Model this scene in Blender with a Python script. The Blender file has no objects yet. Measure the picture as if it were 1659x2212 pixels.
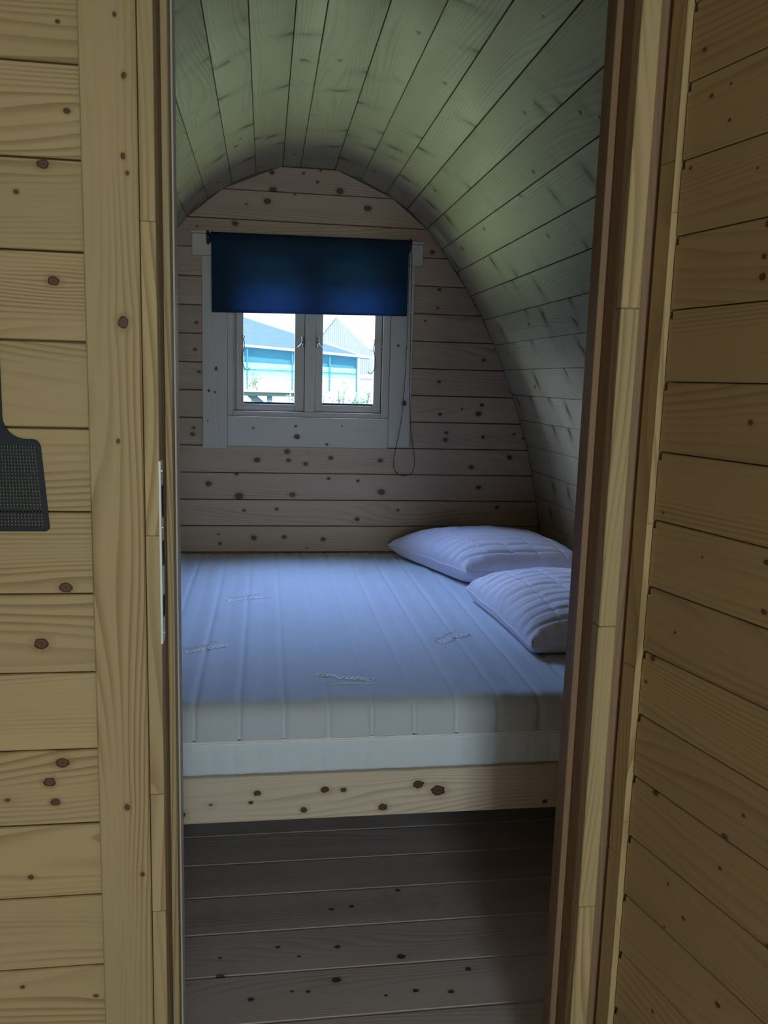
import bpy, bmesh, math, random
from mathutils import Vector, Matrix, noise as mn
R = random.Random(7)
SC = bpy.context.scene
COL = SC.collection

# ------------------------------------------------------------------ camera
cam_d = bpy.data.cameras.new('camera')
cam_d.sensor_fit = 'HORIZONTAL'; cam_d.sensor_width = 36.0
cam_d.lens = 36.0 * 1785.0 / 1659.0
cam_d.clip_start = 0.02; cam_d.clip_end = 500
cam = bpy.data.objects.new('camera', cam_d); COL.objects.link(cam)

# rows: world X, Y, Z axes written in camera coordinates (x right, y down, z forward)
MW = ((0.9897, 0.0051, 0.1428), (-0.1402, -0.1594, 0.9772), (0.0278, -0.9872, -0.1570))
cx = Vector((MW[0][0], MW[1][0], MW[2][0])); cy = -Vector((MW[0][1], MW[1][1], MW[2][1]))
cz = -Vector((MW[0][2], MW[1][2], MW[2][2]))
cx.normalize(); cz = cx.cross(cy).normalized(); cy = cz.cross(cx).normalized()
cam.matrix_world = Matrix(((cx.x, cy.x, cz.x, 0), (cx.y, cy.y, cz.y, 0), (cx.z, cy.z, cz.z, 1.30), (0, 0, 0, 1)))
SC.camera = cam

# ------------------------------------------------------------------ world, sun, daylight lamps, exposure
w = bpy.data.worlds.new('sky'); SC.world = w; w.use_nodes = True
nt = w.node_tree; nt.nodes.clear()
o_ = nt.nodes.new('ShaderNodeOutputWorld'); bg = nt.nodes.new('ShaderNodeBackground')
tc = nt.nodes.new('ShaderNodeTexCoord'); sp = nt.nodes.new('ShaderNodeSeparateXYZ'); rp = nt.nodes.new('ShaderNodeValToRGB')
nt.links.new(tc.outputs['Generated'], sp.inputs[0]); nt.links.new(sp.outputs['Z'], rp.inputs[0])
rp.color_ramp.elements[0].position = 0.0; rp.color_ramp.elements[0].color = (0.93, 0.97, 1.0, 1)
rp.color_ramp.elements[1].position = 0.6; rp.color_ramp.elements[1].color = (0.42, 0.62, 1.0, 1)
nt.links.new(rp.outputs[0], bg.inputs[0]); bg.inputs[1].default_value = 1.7
nt.links.new(bg.outputs[0], o_.inputs[0])

def lamp(name, kind, loc, energy, color, size=None, aim=None, spread=None, angle=None):
    d = bpy.data.lights.new(name, kind); d.energy = energy; d.color = color
    if size: d.shape = 'RECTANGLE'; d.size, d.size_y = size
    if spread: d.spread = math.radians(spread)
    if angle: d.angle = math.radians(angle)
    o = bpy.data.objects.new(name, d); COL.objects.link(o); o.location = loc
    v = Vector(aim) - Vector(loc)
    o.rotation_euler = v.to_track_quat('-Z', 'Y').to_euler()
    return o
lamp('sun', 'SUN', (10, 0, 20), 3.2, (1.0, 0.96, 0.9), aim=(6, 22, 0), angle=0.6)
# daylight of the open sky above the bedroom window
lamp('window_skylight', 'AREA', (0.0, 5.15, 3.5), 1400, (0.34, 0.50, 1.0), (3.8, 3.0), aim=(0.2, 3.62, 1.35))
lamp('side_skylight', 'AREA', (-3.3, 6.6, 2.9), 620, (0.60, 0.74, 1.0), (2.6, 2.4), aim=(0.2, 3.62, 1.35))
# sunlit lawn below the bedroom window
lamp('lawn_bounce', 'AREA', (-0.1, 5.9, -0.19), 780, (0.74, 0.95, 0.56), (4.6, 4.2), aim=(-0.1, 5.899, 3.0))
# daylight entering by the pod's glazed entrance behind the viewer
lamp('entrance_daylight', 'AREA', (0.42, -2.47, 0.98), 39, (0.80, 0.96, 1.0), (0.7, 1.35), aim=(0.30, 1.0, 0.95))
SC.view_settings.view_transform = 'Standard'; SC.view_settings.look = 'None'
SC.view_settings.gamma = 1.0; SC.view_settings.use_curve_mapping = False
SC.view_settings.exposure = 0.0
try:
    SC.cycles.use_denoising = True; SC.cycles.max_bounces = 7; SC.cycles.diffuse_bounces = 3; SC.cycles.use_adaptive_sampling = True; SC.cycles.adaptive_threshold = 0.04
    SC.cycles.sample_clamp_indirect = 6.0
    SC.cycles.caustics_reflective = False; SC.cycles.caustics_refractive = False
except Exception: pass

# ------------------------------------------------------------------ material helpers
class NT:
    def __init__(s, name):
        s.m = bpy.data.materials.new(name); s.m.use_nodes = True
        s.t = s.m.node_tree; s.t.nodes.clear()
        s.out = s.n('ShaderNodeOutputMaterial')
    def n(s, k, **kw):
        x = s.t.nodes.new(k)
        for a, b in kw.items(): setattr(x, a, b)
        return x
    def l(s, a, b): s.t.links.new(a, b)
    def put(s, inp, v):
        if hasattr(v, 'links') or isinstance(v, bpy.types.NodeSocket): s.l(v, inp)
        else: inp.default_value = v
    def math(s, op, a, b=0.0, c=None, clamp=False):
        x = s.n('ShaderNodeMath', operation=op, use_clamp=clamp)
        s.put(x.inputs[0], a); s.put(x.inputs[1], b)
        if c is not None: s.put(x.inputs[2], c)
        return x.outputs[0]
    def vec(s, a, b, c=0.0):
        x = s.n('ShaderNodeCombineXYZ'); s.put(x.inputs[0], a); s.put(x.inputs[1], b); s.put(x.inputs[2], c); return x.outputs[0]
    def vmath(s, op, a, b=None, out=0):
        x = s.n('ShaderNodeVectorMath', operation=op); s.put(x.inputs[0], a)
        if b is not None: s.put(x.inputs[1], b)
        return x.outputs[out]
    def noise(s, v, scale=1.0, detail=2.0, rough=0.5):
        x = s.n('ShaderNodeTexNoise'); s.l(v, x.inputs['Vector']); x.inputs['Scale'].default_value = scale
        x.inputs['Detail'].default_value = detail; x.inputs['Roughness'].default_value = rough
        return x.outputs[0]
    def step(s, v, a, b, lo=0.0, hi=1.0):
        x = s.n('ShaderNodeMapRange', interpolation_type='SMOOTHSTEP'); s.put(x.inputs[0], v)
        for i, q in enumerate((a, b, lo, hi)): x.inputs[i + 1].default_value = q
        return x.outputs[0]
    def mix(s, f, a, b, blend='MIX'):
        x = s.n('ShaderNodeMix', data_type='RGBA', blend_type=blend); s.put(x.inputs[0], f)
        s.put(x.inputs[6], a if isinstance(a, bpy.types.NodeSocket) else (*a, 1)[:4])
        s.put(x.inputs[7], b if isinstance(b, bpy.types.NodeSocket) else (*b, 1)[:4])
        return x.outputs[2]
    def bsdf(s, color, rough=0.5, metal=0.0, spec=0.3, bump=None, bdist=0.001, bstr=1.0, **kw):
        b = s.n('ShaderNodeBsdfPrincipled')
        s.put(b.inputs['Base Color'], color if isinstance(color, bpy.types.NodeSocket) else (*color, 1)[:4])
        s.put(b.inputs['Roughness'], rough); b.inputs['Metallic'].default_value = metal
        b.inputs['Specular IOR Level'].default_value = spec
        for k, v in kw.items(): b.inputs[k.replace('_', ' ')].default_value = v
        if bump is not None:
            u = s.n('ShaderNodeBump'); u.inputs['Distance'].default_value = bdist; u.inputs['Strength'].default_value = bstr
            s.l(bump, u.inputs['Height']); s.l(u.outputs[0], b.inputs['Normal'])
        s.l(b.outputs[0], s.out.inputs[0]); return b

WOODS = {
    # light, dark line, line strength, streak strength, pin knots
    'front': ((0.47, 0.355, 0.175), (0.25, 0.155, 0.065), 0.75, 0.0, 0.5),
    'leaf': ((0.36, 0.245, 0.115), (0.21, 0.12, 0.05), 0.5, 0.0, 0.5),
    'bed': ((0.74, 0.62, 0.47), (0.40, 0.28, 0.16), 0.50, 0.0, 0.5),
    'end': ((0.46, 0.34, 0.245), (0.21, 0.15, 0.11), 0.45, 0.0, 0.35),
    'roof': ((0.42, 0.34, 0.225), (0.24, 0.185, 0.125), 0.42, 1.3, 1.0),
    'floor': ((0.62, 0.54, 0.53), (0.30, 0.25, 0.235), 0.4, 0.15, 0.8),
    'shaded': ((0.27, 0.165, 0.09), (0.16, 0.09, 0.045), 0.40, 0.0, 0.2),  # pine darkened to put the door reveals' shade into the colour
    'window': ((0.56, 0.51, 0.44), (0.42, 0.36, 0.29), 0.25, 0.0, 0.6),
}
_wood = {}
def wood(kind, slots=0):
    key = (kind, slots)
    if key in _wood: return _wood[key]
    lt, dk, ls, streak, pins = WOODS[kind]
    s = NT('pine_%s_%d' % key)
    tc = s.n('ShaderNodeTexCoord'); P = tc.outputs['Object']
    xyz = s.n('ShaderNodeSeparateXYZ'); s.l(P, xyz.inputs[0]); X, Y = xyz.outputs[0], xyz.outputs[1]
    Z = xyz.outputs[2]
    rnd = s.n('ShaderNodeObjectInfo').outputs['Random']
    off = s.vec(s.math('MULTIPLY', rnd, 37.0), s.math('MULTIPLY', rnd, 91.0), s.math('MULTIPLY', rnd, 13.0))
    Yg = s.math('ADD', Y, s.math('MULTIPLY', Z, 0.6))
    warp = None; dmin = None
    for i in range(slots):
        a = s.n('ShaderNodeAttribute', attribute_type='OBJECT', attribute_name='k%d' % i)
        ks = s.n('ShaderNodeSeparateXYZ'); s.l(a.outputs['Vector'], ks.inputs[0])
        dx = s.math('MULTIPLY', s.math('SUBTRACT', X, ks.outputs[0]), 0.8)
        dy = s.math('SUBTRACT', Y, ks.outputs[1])
        d = s.math('DIVIDE', s.vmath('LENGTH', s.vec(dx, dy), out=1), s.math('MAXIMUM', ks.outputs[2], 1e-5))
        dmin = d if dmin is None else s.math('MINIMUM', dmin, d)
        dx3 = s.math('MULTIPLY', dx, 0.45)
        dw = s.math('DIVIDE', s.vmath('LENGTH', s.vec(dx3, dy), out=1), s.math('MAXIMUM', ks.outputs[2], 1e-5))
        g = s.math('MULTIPLY', dy, s.math('MULTIPLY', s.math('POWER', 2.718, s.math('MULTIPLY', dw, -0.55)), -0.8))
        warp = g if warp is None else s.math('ADD', warp, g)
    wob = s.noise(s.vmath('ADD', s.vec(s.math('MULTIPLY', X, 2.2), s.math('MULTIPLY', Yg, 7.0), Z), off), 1.0, 1.0)
    yy = s.math('ADD', Yg, s.math('MULTIPLY', s.math('SUBTRACT', wob, 0.5), 0.012))
    if warp is not None: yy = s.math('ADD', yy, warp)
    if dmin is not None:
        kn_ = s.noise(s.vmath('ADD', s.vmath('SCALE', P), off), 1.0, 2.0) if False else s.noise(P, 130.0, 2.0)
        dmin = s.math('MULTIPLY', dmin, s.math('ADD', 0.72, s.math('MULTIPLY', kn_, 0.75)))
    n1 = s.noise(s.vmath('ADD', s.vec(s.math('MULTIPLY', X, 0.85), s.math('MULTIPLY', yy, 6.5)), off), 1.0, 1.0, 0.4)
    saw = s.math('FRACT', s.math('ADD', s.math('MULTIPLY', n1, 21.0), s.math('MULTIPLY', yy, 95.0)))
    line = s.math('MULTIPLY', s.step(saw, 0.35, 0.93), s.step(saw, 1.0, 0.94))
    amp = s.noise(s.vmath('ADD', s.vec(s.math('MULTIPLY', X, 1.3), s.math('MULTIPLY', yy, 16.0), 3.0), off), 1.0, 2.0)
    amp = s.step(amp, 0.32, 0.66)
    line = s.math('MULTIPLY', line, amp)
    fib = s.noise(s.vmath('ADD', s.vec(s.math('MULTIPLY', X, 9.0), s.math('MULTIPLY', Y, 420.0), s.math('MULTIPLY', Z, 300.0)), off), 1.0, 1.0)
    blot = s.noise(s.vmath('ADD', s.vec(s.math('MULTIPLY', X, 2.5), s.math('MULTIPLY', Y, 12.0), 9.0), off), 1.0, 2.0)
    col = s.mix(s.math('MULTIPLY', line, ls), lt, dk)
    tone = s.math('ADD', s.math('ADD', 0.80, s.math('MULTIPLY', fib, 0.10)), s.math('ADD', s.math('MULTIPLY', blot, 0.22), s.math('MULTIPLY', s.math('FRACT', s.math('MULTIPLY', rnd, 7.31)), 0.12)))
    tcol = s.n('ShaderNodeCombineColor'); [s.l(tone, tcol.inputs[i]) for i in range(3)]
    col = s.mix(1.0, col, tcol.outputs[0], 'MULTIPLY')
    dent = None
    if streak > 0:
        sv = s.vmath('ADD', s.vec(s.math('MULTIPLY', s.math('ADD', X, s.math('MULTIPLY', Y, 0.22)), 4.6), s.math('MULTIPLY', Y, 5.0), 0.0), off)
        vo = s.n('ShaderNodeTexVoronoi', voronoi_dimensions='3D'); s.l(sv, vo.inputs['Vector']); vo.inputs['Scale'].default_value = 1.0
        vc = s.n('ShaderNodeSeparateColor'); s.l(vo.outputs['Color'], vc.inputs[0])
        dv = s.vmath('SUBTRACT', vo.outputs['Position'], sv)
        # offset of the shading point from the whorl's centre, squeezed along the grain
        ds = s.n('ShaderNodeSeparateXYZ'); s.l(dv, ds.inputs[0])
        wv = s.noise(s.vmath('ADD', s.vec(s.math('MULTIPLY', X, 9.0), s.math('MULTIPLY', Y, 30.0)), off), 1.0, 1.0)
        ex = s.math('ADD', s.math('MULTIPLY', ds.outputs[0], 4.4), s.math('MULTIPLY', s.math('SUBTRACT', wv, 0.5), 0.5))
        ed = s.vmath('LENGTH', s.vec(ex, s.math('MULTIPLY', ds.outputs[1], 1.5)), out=1)
        on = s.step(vc.outputs[0], 0.30, 0.55)
        st = s.math('MULTIPLY', s.math('ADD', s.step(ed, 0.36, 0.02), s.step(ed, 1.1, 0.1, 0.0, 0.28)), on)
        col = s.mix(s.math('MULTIPLY', st, streak * 0.62), col, tuple(c * 0.35 for c in dk))
        dent = s.math('MULTIPLY', s.step(ed, 0.8, 0.1), on)
    # scattered pin knots
    pv = s.vmath('ADD', s.vec(s.math('MULTIPLY', X, 7.0), s.math('MULTIPLY', Y, 11.0)), off)
    v2 = s.n('ShaderNodeTexVoronoi'); s.l(pv, v2.inputs['Vector']); v2.inputs['Scale'].default_value = 1.0
    c2 = s.n('ShaderNodeSeparateColor'); s.l(v2.outputs['Color'], c2.inputs[0])
    sz = s.math('ADD', 0.012, s.math('MULTIPLY', c2.outputs[1], 0.034))
    pk = s.math('MULTIPLY', s.step(s.math('DIVIDE', v2.outputs['Distance'], sz), 1.25, 0.7), s.math('GREATER_THAN', c2.outputs[0], 1.0 - 0.42 * pins))
    halo = s.math('MULTIPLY', s.step(s.math('DIVIDE', v2.outputs['Distance'], sz), 4.5, 0.6), s.math('GREATER_THAN', c2.outputs[0], 1.0 - 0.42 * pins))
    col = s.mix(s.math('MULTIPLY', halo, 0.22), col, dk)
    col = s.mix(s.math('MULTIPLY', pk, 0.85), col, (0.05, 0.026, 0.014))
    h = s.math('ADD', s.math('MULTIPLY', line, -0.5), s.math('MULTIPLY', fib, 0.25))
    if dmin is not None:
        col = s.mix(s.step(dmin, 2.6, 0.9, 0.0, 0.40), col, (dk[0], dk[1] * 0.8, dk[2] * 0.7))
        core = s.mix(s.step(s.math('FRACT', s.math('MULTIPLY', dmin, 3.2)), 0.2, 0.9), (0.15, 0.078, 0.040), (0.10, 0.048, 0.024))
        col = s.mix(s.step(dmin, 1.12, 0.92), col, core)
        col = s.mix(s.math('MULTIPLY', s.step(dmin, 1.18, 1.0), s.step(dmin, 0.72, 0.95)), col, (0.045, 0.02, 0.01))
        col = s.mix(s.step(dmin, 0.28, 0.12, 0, 0.7), col, (0.05, 0.02, 0.01))
        h = s.math('ADD', h, s.step(dmin, 1.5, 0.8, 0.0, 0.6))
    if dent is not None: h = s.math('SUBTRACT', h, s.math('MULTIPLY', dent, 2.2))
    s.bsdf(col, s.math('ADD', 0.42, s.math('MULTIPLY', blot, 0.2)), spec=0.32, bump=h, bdist=0.0009, bstr=0.6)
    _wood[key] = s.m
    return s.m

def simple(name, color, rough=0.5, metal=0.0, spec=0.3, **kw):
    s = NT(name)
    tc = s.n('ShaderNodeTexCoord')
    nz = s.noise(tc.outputs['Object'], 6.0, 2.0)
    c = s.mix(s.step(nz, 0.3, 0.7, 0.0, 0.12), color, tuple(c * 0.8 for c in color))
    s.bsdf(c, rough, metal, spec, **kw)
    return s.m

def fabric(name, color, scale=900.0, rough=0.85, bump=0.0004, soft=0.0):
    s = NT(name); tc = s.n('ShaderNodeTexCoord'); P = tc.outputs['Object']
    a = s.noise(P, scale, 1.0); b = s.noise(P, 14.0, 3.0)
    c = s.mix(s.step(b, 0.3, 0.7, 0.0, 0.10), color, tuple(x * 0.82 for x in color))
    h = s.math('ADD', s.math('MULTIPLY', a, 0.5), s.math('MULTIPLY', b, soft))
    s.bsdf(c, rough, spec=0.15, bump=h, bdist=bump, Sheen_Weight=0.15)
    return s.m

M = {
    'cover': fabric('mattress_cover', (0.66, 0.72, 0.78), 260.0, 0.8, 0.0015, 1.0),
    'border': fabric('mattress_border', (0.80, 0.89, 0.97), 320.0, 0.8, 0.001, 1.0),
    'thread': fabric('white_thread', (1.0, 1.0, 1.0), 900.0, 0.5),
    'pillow': fabric('pillow_cotton', (0.84, 0.81, 0.91), 700.0, 0.75, 0.0006, 2.0),
    'navy': simple('navy_plastic', (0.007, 0.013, 0.022), 0.45, spec=0.35),
    'black': simple('black_plastic', (0.012, 0.014, 0.018), 0.4),
    'chain': simple('chain_beads', (0.012, 0.012, 0.014), 0.35),
    'chrome': simple('zinc_metal', (0.62, 0.64, 0.66), 0.28, 1.0, 0.5),
    'strike': simple('pale_metal', (0.86, 0.93, 0.88), 0.35, 0.0, 0.6),
    'slot': simple('dark_slot', (0.02, 0.02, 0.02), 0.8),
    'membrane': simple('roof_membrane', (0.16, 0.13, 0.10), 0.9),
    'rubber': simple('glazing_seal', (0.03, 0.04, 0.06), 0.7),
}

def mat_blind():
    s = NT('blind_cloth'); tc = s.n('ShaderNodeTexCoord')
    wv = s.noise(tc.outputs['Object'], 1500.0, 1.0)
    c = s.mix(wv, (0.022, 0.042, 0.068), (0.028, 0.052, 0.085))
    b = s.n('ShaderNodeBsdfPrincipled'); s.l(c, b.inputs['Base Color']); b.inputs['Roughness'].default_value = 0.9
    b.inputs['Specular IOR Level'].default_value = 0.1
    t = s.n('ShaderNodeBsdfTranslucent'); t.inputs[0].default_value = (0.09, 0.15, 0.28, 1)
    m = s.n('ShaderNodeMixShader'); m.inputs[0].default_value = 0.42
    s.l(b.outputs[0], m.inputs[1]); s.l(t.outputs[0], m.inputs[2]); s.l(m.outputs[0], s.out.inputs[0])
    return s.m
M['blind'] = mat_blind()

def mat_glass():
    s = NT('clear_glass')
    g = s.n('ShaderNodeBsdfGlossy'); g.inputs['Roughness'].default_value = 0.02; g.inputs[0].default_value = (1, 1, 1, 1)
    t = s.n('ShaderNodeBsdfTransparent'); t.inputs[0].default_value = (0.95, 0.98, 0.98, 1)
    lw = s.n('ShaderNodeLayerWeight'); lw.inputs[0].default_value = 0.5
    fr = s.math('ADD', s.math('MULTIPLY', s.math('POWER', lw.outputs['Facing'], 5.0), 0.85), 0.0)
    m = s.n('ShaderNodeMixShader'); s.l(fr, m.inputs[0]); s.l(t.outputs[0], m.inputs[1]); s.l(g.outputs[0], m.inputs[2])
    s.l(m.outputs[0], s.out.inputs[0]); return s.m
M['glass'] = mat_glass()

# ------------------------------------------------------------------ object helpers
def empty(name, loc=(0, 0, 0), kind=None, label=None, cat=None, group=None):
    o = bpy.data.objects.new(name, None); COL.objects.link(o); o.location = loc; o.empty_display_size = 0.1
    tag(o, label, cat, group, kind); return o
def tag(o, label=None, cat=None, group=None, kind=None):
    if label: o['label'] = label
    if cat: o['category'] = cat
    if group: o['group'] = group
    if kind: o['kind'] = kind
    return o
def wloc(p):
    v = Vector((0, 0, 0))
    while p is not None: v = v + p.location; p = p.parent
    return v
def link(name, me, mat=None, parent=None, mw=None):
    o = bpy.data.objects.new(name, me); COL.objects.link(o)
    if mat is not None and not me.materials: me.materials.append(mat)
    if parent is not None:
        o.parent = parent
        o.matrix_parent_inverse = Matrix.Translation(-wloc(parent))
    if mw is not None: o.matrix_world = mw if parent is None else mw
    return o
def setmw(o, mw):
    # parents only ever carry a translation that matrix_parent_inverse cancels
    o.matrix_basis = mw
def bmobj(name, bm, mat, parent=None, mw=None, smooth=False, center=True):
    me = bpy.data.meshes.new(name)
    if center and mw is None:
        c = Vector((0, 0, 0))
        lo = Vector([min(v.co[i] for v in bm.verts) for i in range(3)]); hi = Vector([max(v.co[i] for v in bm.verts) for i in range(3)])
        c = (lo + hi) / 2
        bmesh.ops.translate(bm, verts=bm.verts, vec=-c); mw = Matrix.Translation(c)
    bmesh.ops.recalc_face_normals(bm, faces=bm.faces)
    bm.to_mesh(me); bm.free()
    if smooth:
        for p in me.polygons: p.use_smooth = True
    o = link(name, me, mat, parent)
    if mw is not None:
        if parent is not None:
            o.matrix_parent_inverse = Matrix.Identity(4)
            o.matrix_basis = Matrix.Translation(-wloc(parent)) @ mw
        else: o.matrix_basis = mw
    return o
def box(bm, x0, x1, y0, y1, z0, z1, bev=0.0):
    vs = [bm.verts.new((x, y, z)) for x in (x0, x1) for y in (y0, y1) for z in (z0, z1)]
    fs = [(0, 1, 3, 2), (4, 6, 7, 5), (0, 4, 5, 1), (2, 3, 7, 6), (0, 2, 6, 4), (1, 5, 7, 3)]
    faces = [bm.faces.new([vs[i] for i in f]) for f in fs]
    if bev > 0:
        es = list({e for f in faces for e in f.edges})
        bmesh.ops.bevel(bm, geom=es, offset=bev, segments=1, affect='EDGES')
def boxobj(name, x0, x1, y0, y1, z0, z1, mat, parent=None, bev=0.0015, along=None, knots=None, kind='window'):
    """A box whose local x runs along its grain, so the wood material follows it."""
    dims = (x1 - x0, y1 - y0, z1 - z0); c = Vector(((x0 + x1) / 2, (y0 + y1) / 2, (z0 + z1) / 2))
    if along is None: along = 'xyz'[max(range(3), key=lambda i: dims[i])]
    if along == 'x': A = (Vector((1, 0, 0)), Vector((0, 0, 1)), Vector((0, -1, 0))); d = (dims[0], dims[2], dims[1])
    elif along == 'z': A = (Vector((0, 0, 1)), Vector((-1, 0, 0)), Vector((0, -1, 0))); d = (dims[2], dims[0], dims[1])
    else: A = (Vector((0, 1, 0)), Vector((0, 0, 1)), Vector((1, 0, 0))); d = (dims[1], dims[2], dims[0])
    bm = bmesh.new(); box(bm, -d[0] / 2, d[0] / 2, -d[1] / 2, d[1] / 2, -d[2] / 2, d[2] / 2, bev)
    mw = Matrix.Translation(c) @ Matrix((A[0], A[1], A[2])).transposed().to_4x4()
    kl = []
    if knots:
        inv = mw.inverted()
        for (px, py, pz, r) in knots:
            q = inv @ Vector((px, py, pz)); kl.append((q.x, q.y, r))
    if isinstance(mat, str): mat = wood(mat, len(kl) if kl else 0)
    o = bmobj(name, bm, mat, parent, mw)
    for i, k in enumerate(kl): o['k%d' % i] = [float(v) for v in k]
    return o
_pm = {}
def plank_mesh(L, W, T, ch=0.0018, ends=None):
    """Board: x along, y across, face at z=0, thickness down to -T; ends = (left-bottom, left-top, right-bottom, right-top) x."""
    key = (round(L, 4), round(W, 4), round(T, 4), ch, ends)
    if key in _pm: return _pm[key]
    h = W / 2
    prof = [(-h, -T), (h, -T), (h, -ch * 1.4), (h - ch, 0), (-h + ch, 0), (-h, -ch * 1.4)]
    bm = bmesh.new(); rings = []
    for side in (0, 1):
        ring = []
        for (y, z) in prof:
            if ends is None: x = -L / 2 if side == 0 else L / 2
            else:
                f = (y + h) / W; a, b = (ends[0], ends[1]) if side == 0 else (ends[2], ends[3]); x = a + (b - a) * f
            ring.append(bm.verts.new((x, y, z)))
        rings.append(ring)
    n = len(prof)
    for i in range(n): bm.faces.new((rings[0][i], rings[0][(i + 1) % n], rings[1][(i + 1) % n], rings[1][i]))
    bm.faces.new(rings[0]); bm.faces.new(rings[1][::-1])
    bmesh.ops.recalc_face_normals(bm, faces=bm.faces)
    me = bpy.data.meshes.new('plank'); bm.to_mesh(me); bm.free(); _pm[key] = me
    return me
def plank(parent, c, ax, ay, L, W, T, kind, knots=(), ends=None, ch=0.0018, name='plank'):
    ax = Vector(ax).normalized(); ay = Vector(ay).normalized(); az = ax.cross(ay).normalized()
    mw = Matrix.Translation(Vector(c)) @ Matrix((ax, ay, az)).transposed().to_4x4()
    inv = mw.inverted(); kl = []
    for (px, py, pz, r) in knots:
        q = inv @ Vector((px, py, pz))
        lim = L / 2 if ends is None else max(abs(e) for e in ends)
        if abs(q.y) < W / 2 + r * 0.3 and abs(q.x) < lim: kl.append((q.x, q.y, r))
    kl = kl[:8]
    me = plank_mesh(L, W, T, ch, ends)
    mat = wood(kind, len(kl))
    o = bpy.data.objects.new(name, me); COL.objects.link(o)
    if not me.materials: me.materials.append(mat)
    o.material_slots[0].link = 'OBJECT'; o.material_slots[0].material = mat
    o.parent = parent; o.matrix_basis = Matrix.Translation(-wloc(parent)) @ mw
    for i, k in enumerate(kl): o['k%d' % i] = [float(v) for v in k]
    return o
def tube(bm, pts, r, seg=8, closed=False, cap=True):
    pts = [Vector(p) for p in pts]; n = len(pts); rings = []; up = None
    for i, p in enumerate(pts):
        if closed: t = pts[(i + 1) % n] - pts[i - 1]
        else: t = pts[min(i + 1, n - 1)] - pts[max(i - 1, 0)]
        t.normalize()
        if up is None: up = t.orthogonal().normalized()
        up = (up - t * up.dot(t)).normalized(); s = t.cross(up)
        rr = r[i] if isinstance(r, (list, tuple)) else r
        rings.append([bm.verts.new(p + (up * math.cos(a) + s * math.sin(a)) * rr) for a in [2 * math.pi * k / seg for k in range(seg)]])
    for i in range(n if closed else n - 1):
        a, b = rings[i], rings[(i + 1) % n]
        for k in range(seg): bm.faces.new((a[k], a[(k + 1) % seg], b[(k + 1) % seg], b[k]))
    if cap and not closed: bm.faces.new(rings[0][::-1]); bm.faces.new(rings[-1])
def cyl(bm, a, b, r, seg=16): tube(bm, [a, b], r, seg)

# ------------------------------------------------------------------ measured data (metres, world)
XC = 0.175                       # the pod's ridge line
EY = 3.60                        # face of the end wall
PY = 1.19                        # face of the partition
# seam points of the arched shell, right of the ridge, going down
ARC_R = [(0.2805, 2.158), (0.390, 2.122), (0.497, 2.074), (0.589, 2.019), (0.675, 1.941), (0.742, 1.858), (0.814, 1.769), (0.878, 1.671)]
def walk(points, step):
    out = [points[0]]; rest = step; cur = Vector(points[0]); i = 1
    while i < len(points):
        nx = Vector(points[i]); d = (nx - cur).length
        if d < rest: rest -= d; cur = nx; i += 1
        else: cur = cur + (nx - cur).normalized() * rest; out.append(tuple(cur)); rest = step
    return out
TAIL = walk([(0.878, 1.671), (0.93, 1.591), (0.99, 1.476), (1.044, 1.359), (1.091, 1.247), (1.136, 1.126), (1.172, 1.010), (1.202, 0.896), (1.226, 0.776), (1.247, 0.665), (1.262, 0.55), (1.274, 0.40), (1.280, 0.20), (1.281, -0.06)], 0.1175)
ARC_R = ARC_R + TAIL[1:]
ARC_L = [(0.066, 2.157), (-0.042, 2.125), (-0.139, 2.080), (-0.237, 2.015), (-0.319, 1.938)] + [(2 * XC - x, z) for x, z in ARC_R[5:]]
ARC = ARC_L[::-1] + [(0.139, 2.158)] + ARC_R
def arc_x(z, side):
    pts = ARC_R if side > 0 else ARC_L
    for (x0, z0), (x1, z1) in zip(pts, pts[1:]):
        if z1 <= z <= z0: return x0 + (x1 - x0) * (z0 - z) / (z0 - z1 + 1e-9)
    return pts[-1][0] if z < pts[-1][1] else pts[0][0]

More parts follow.
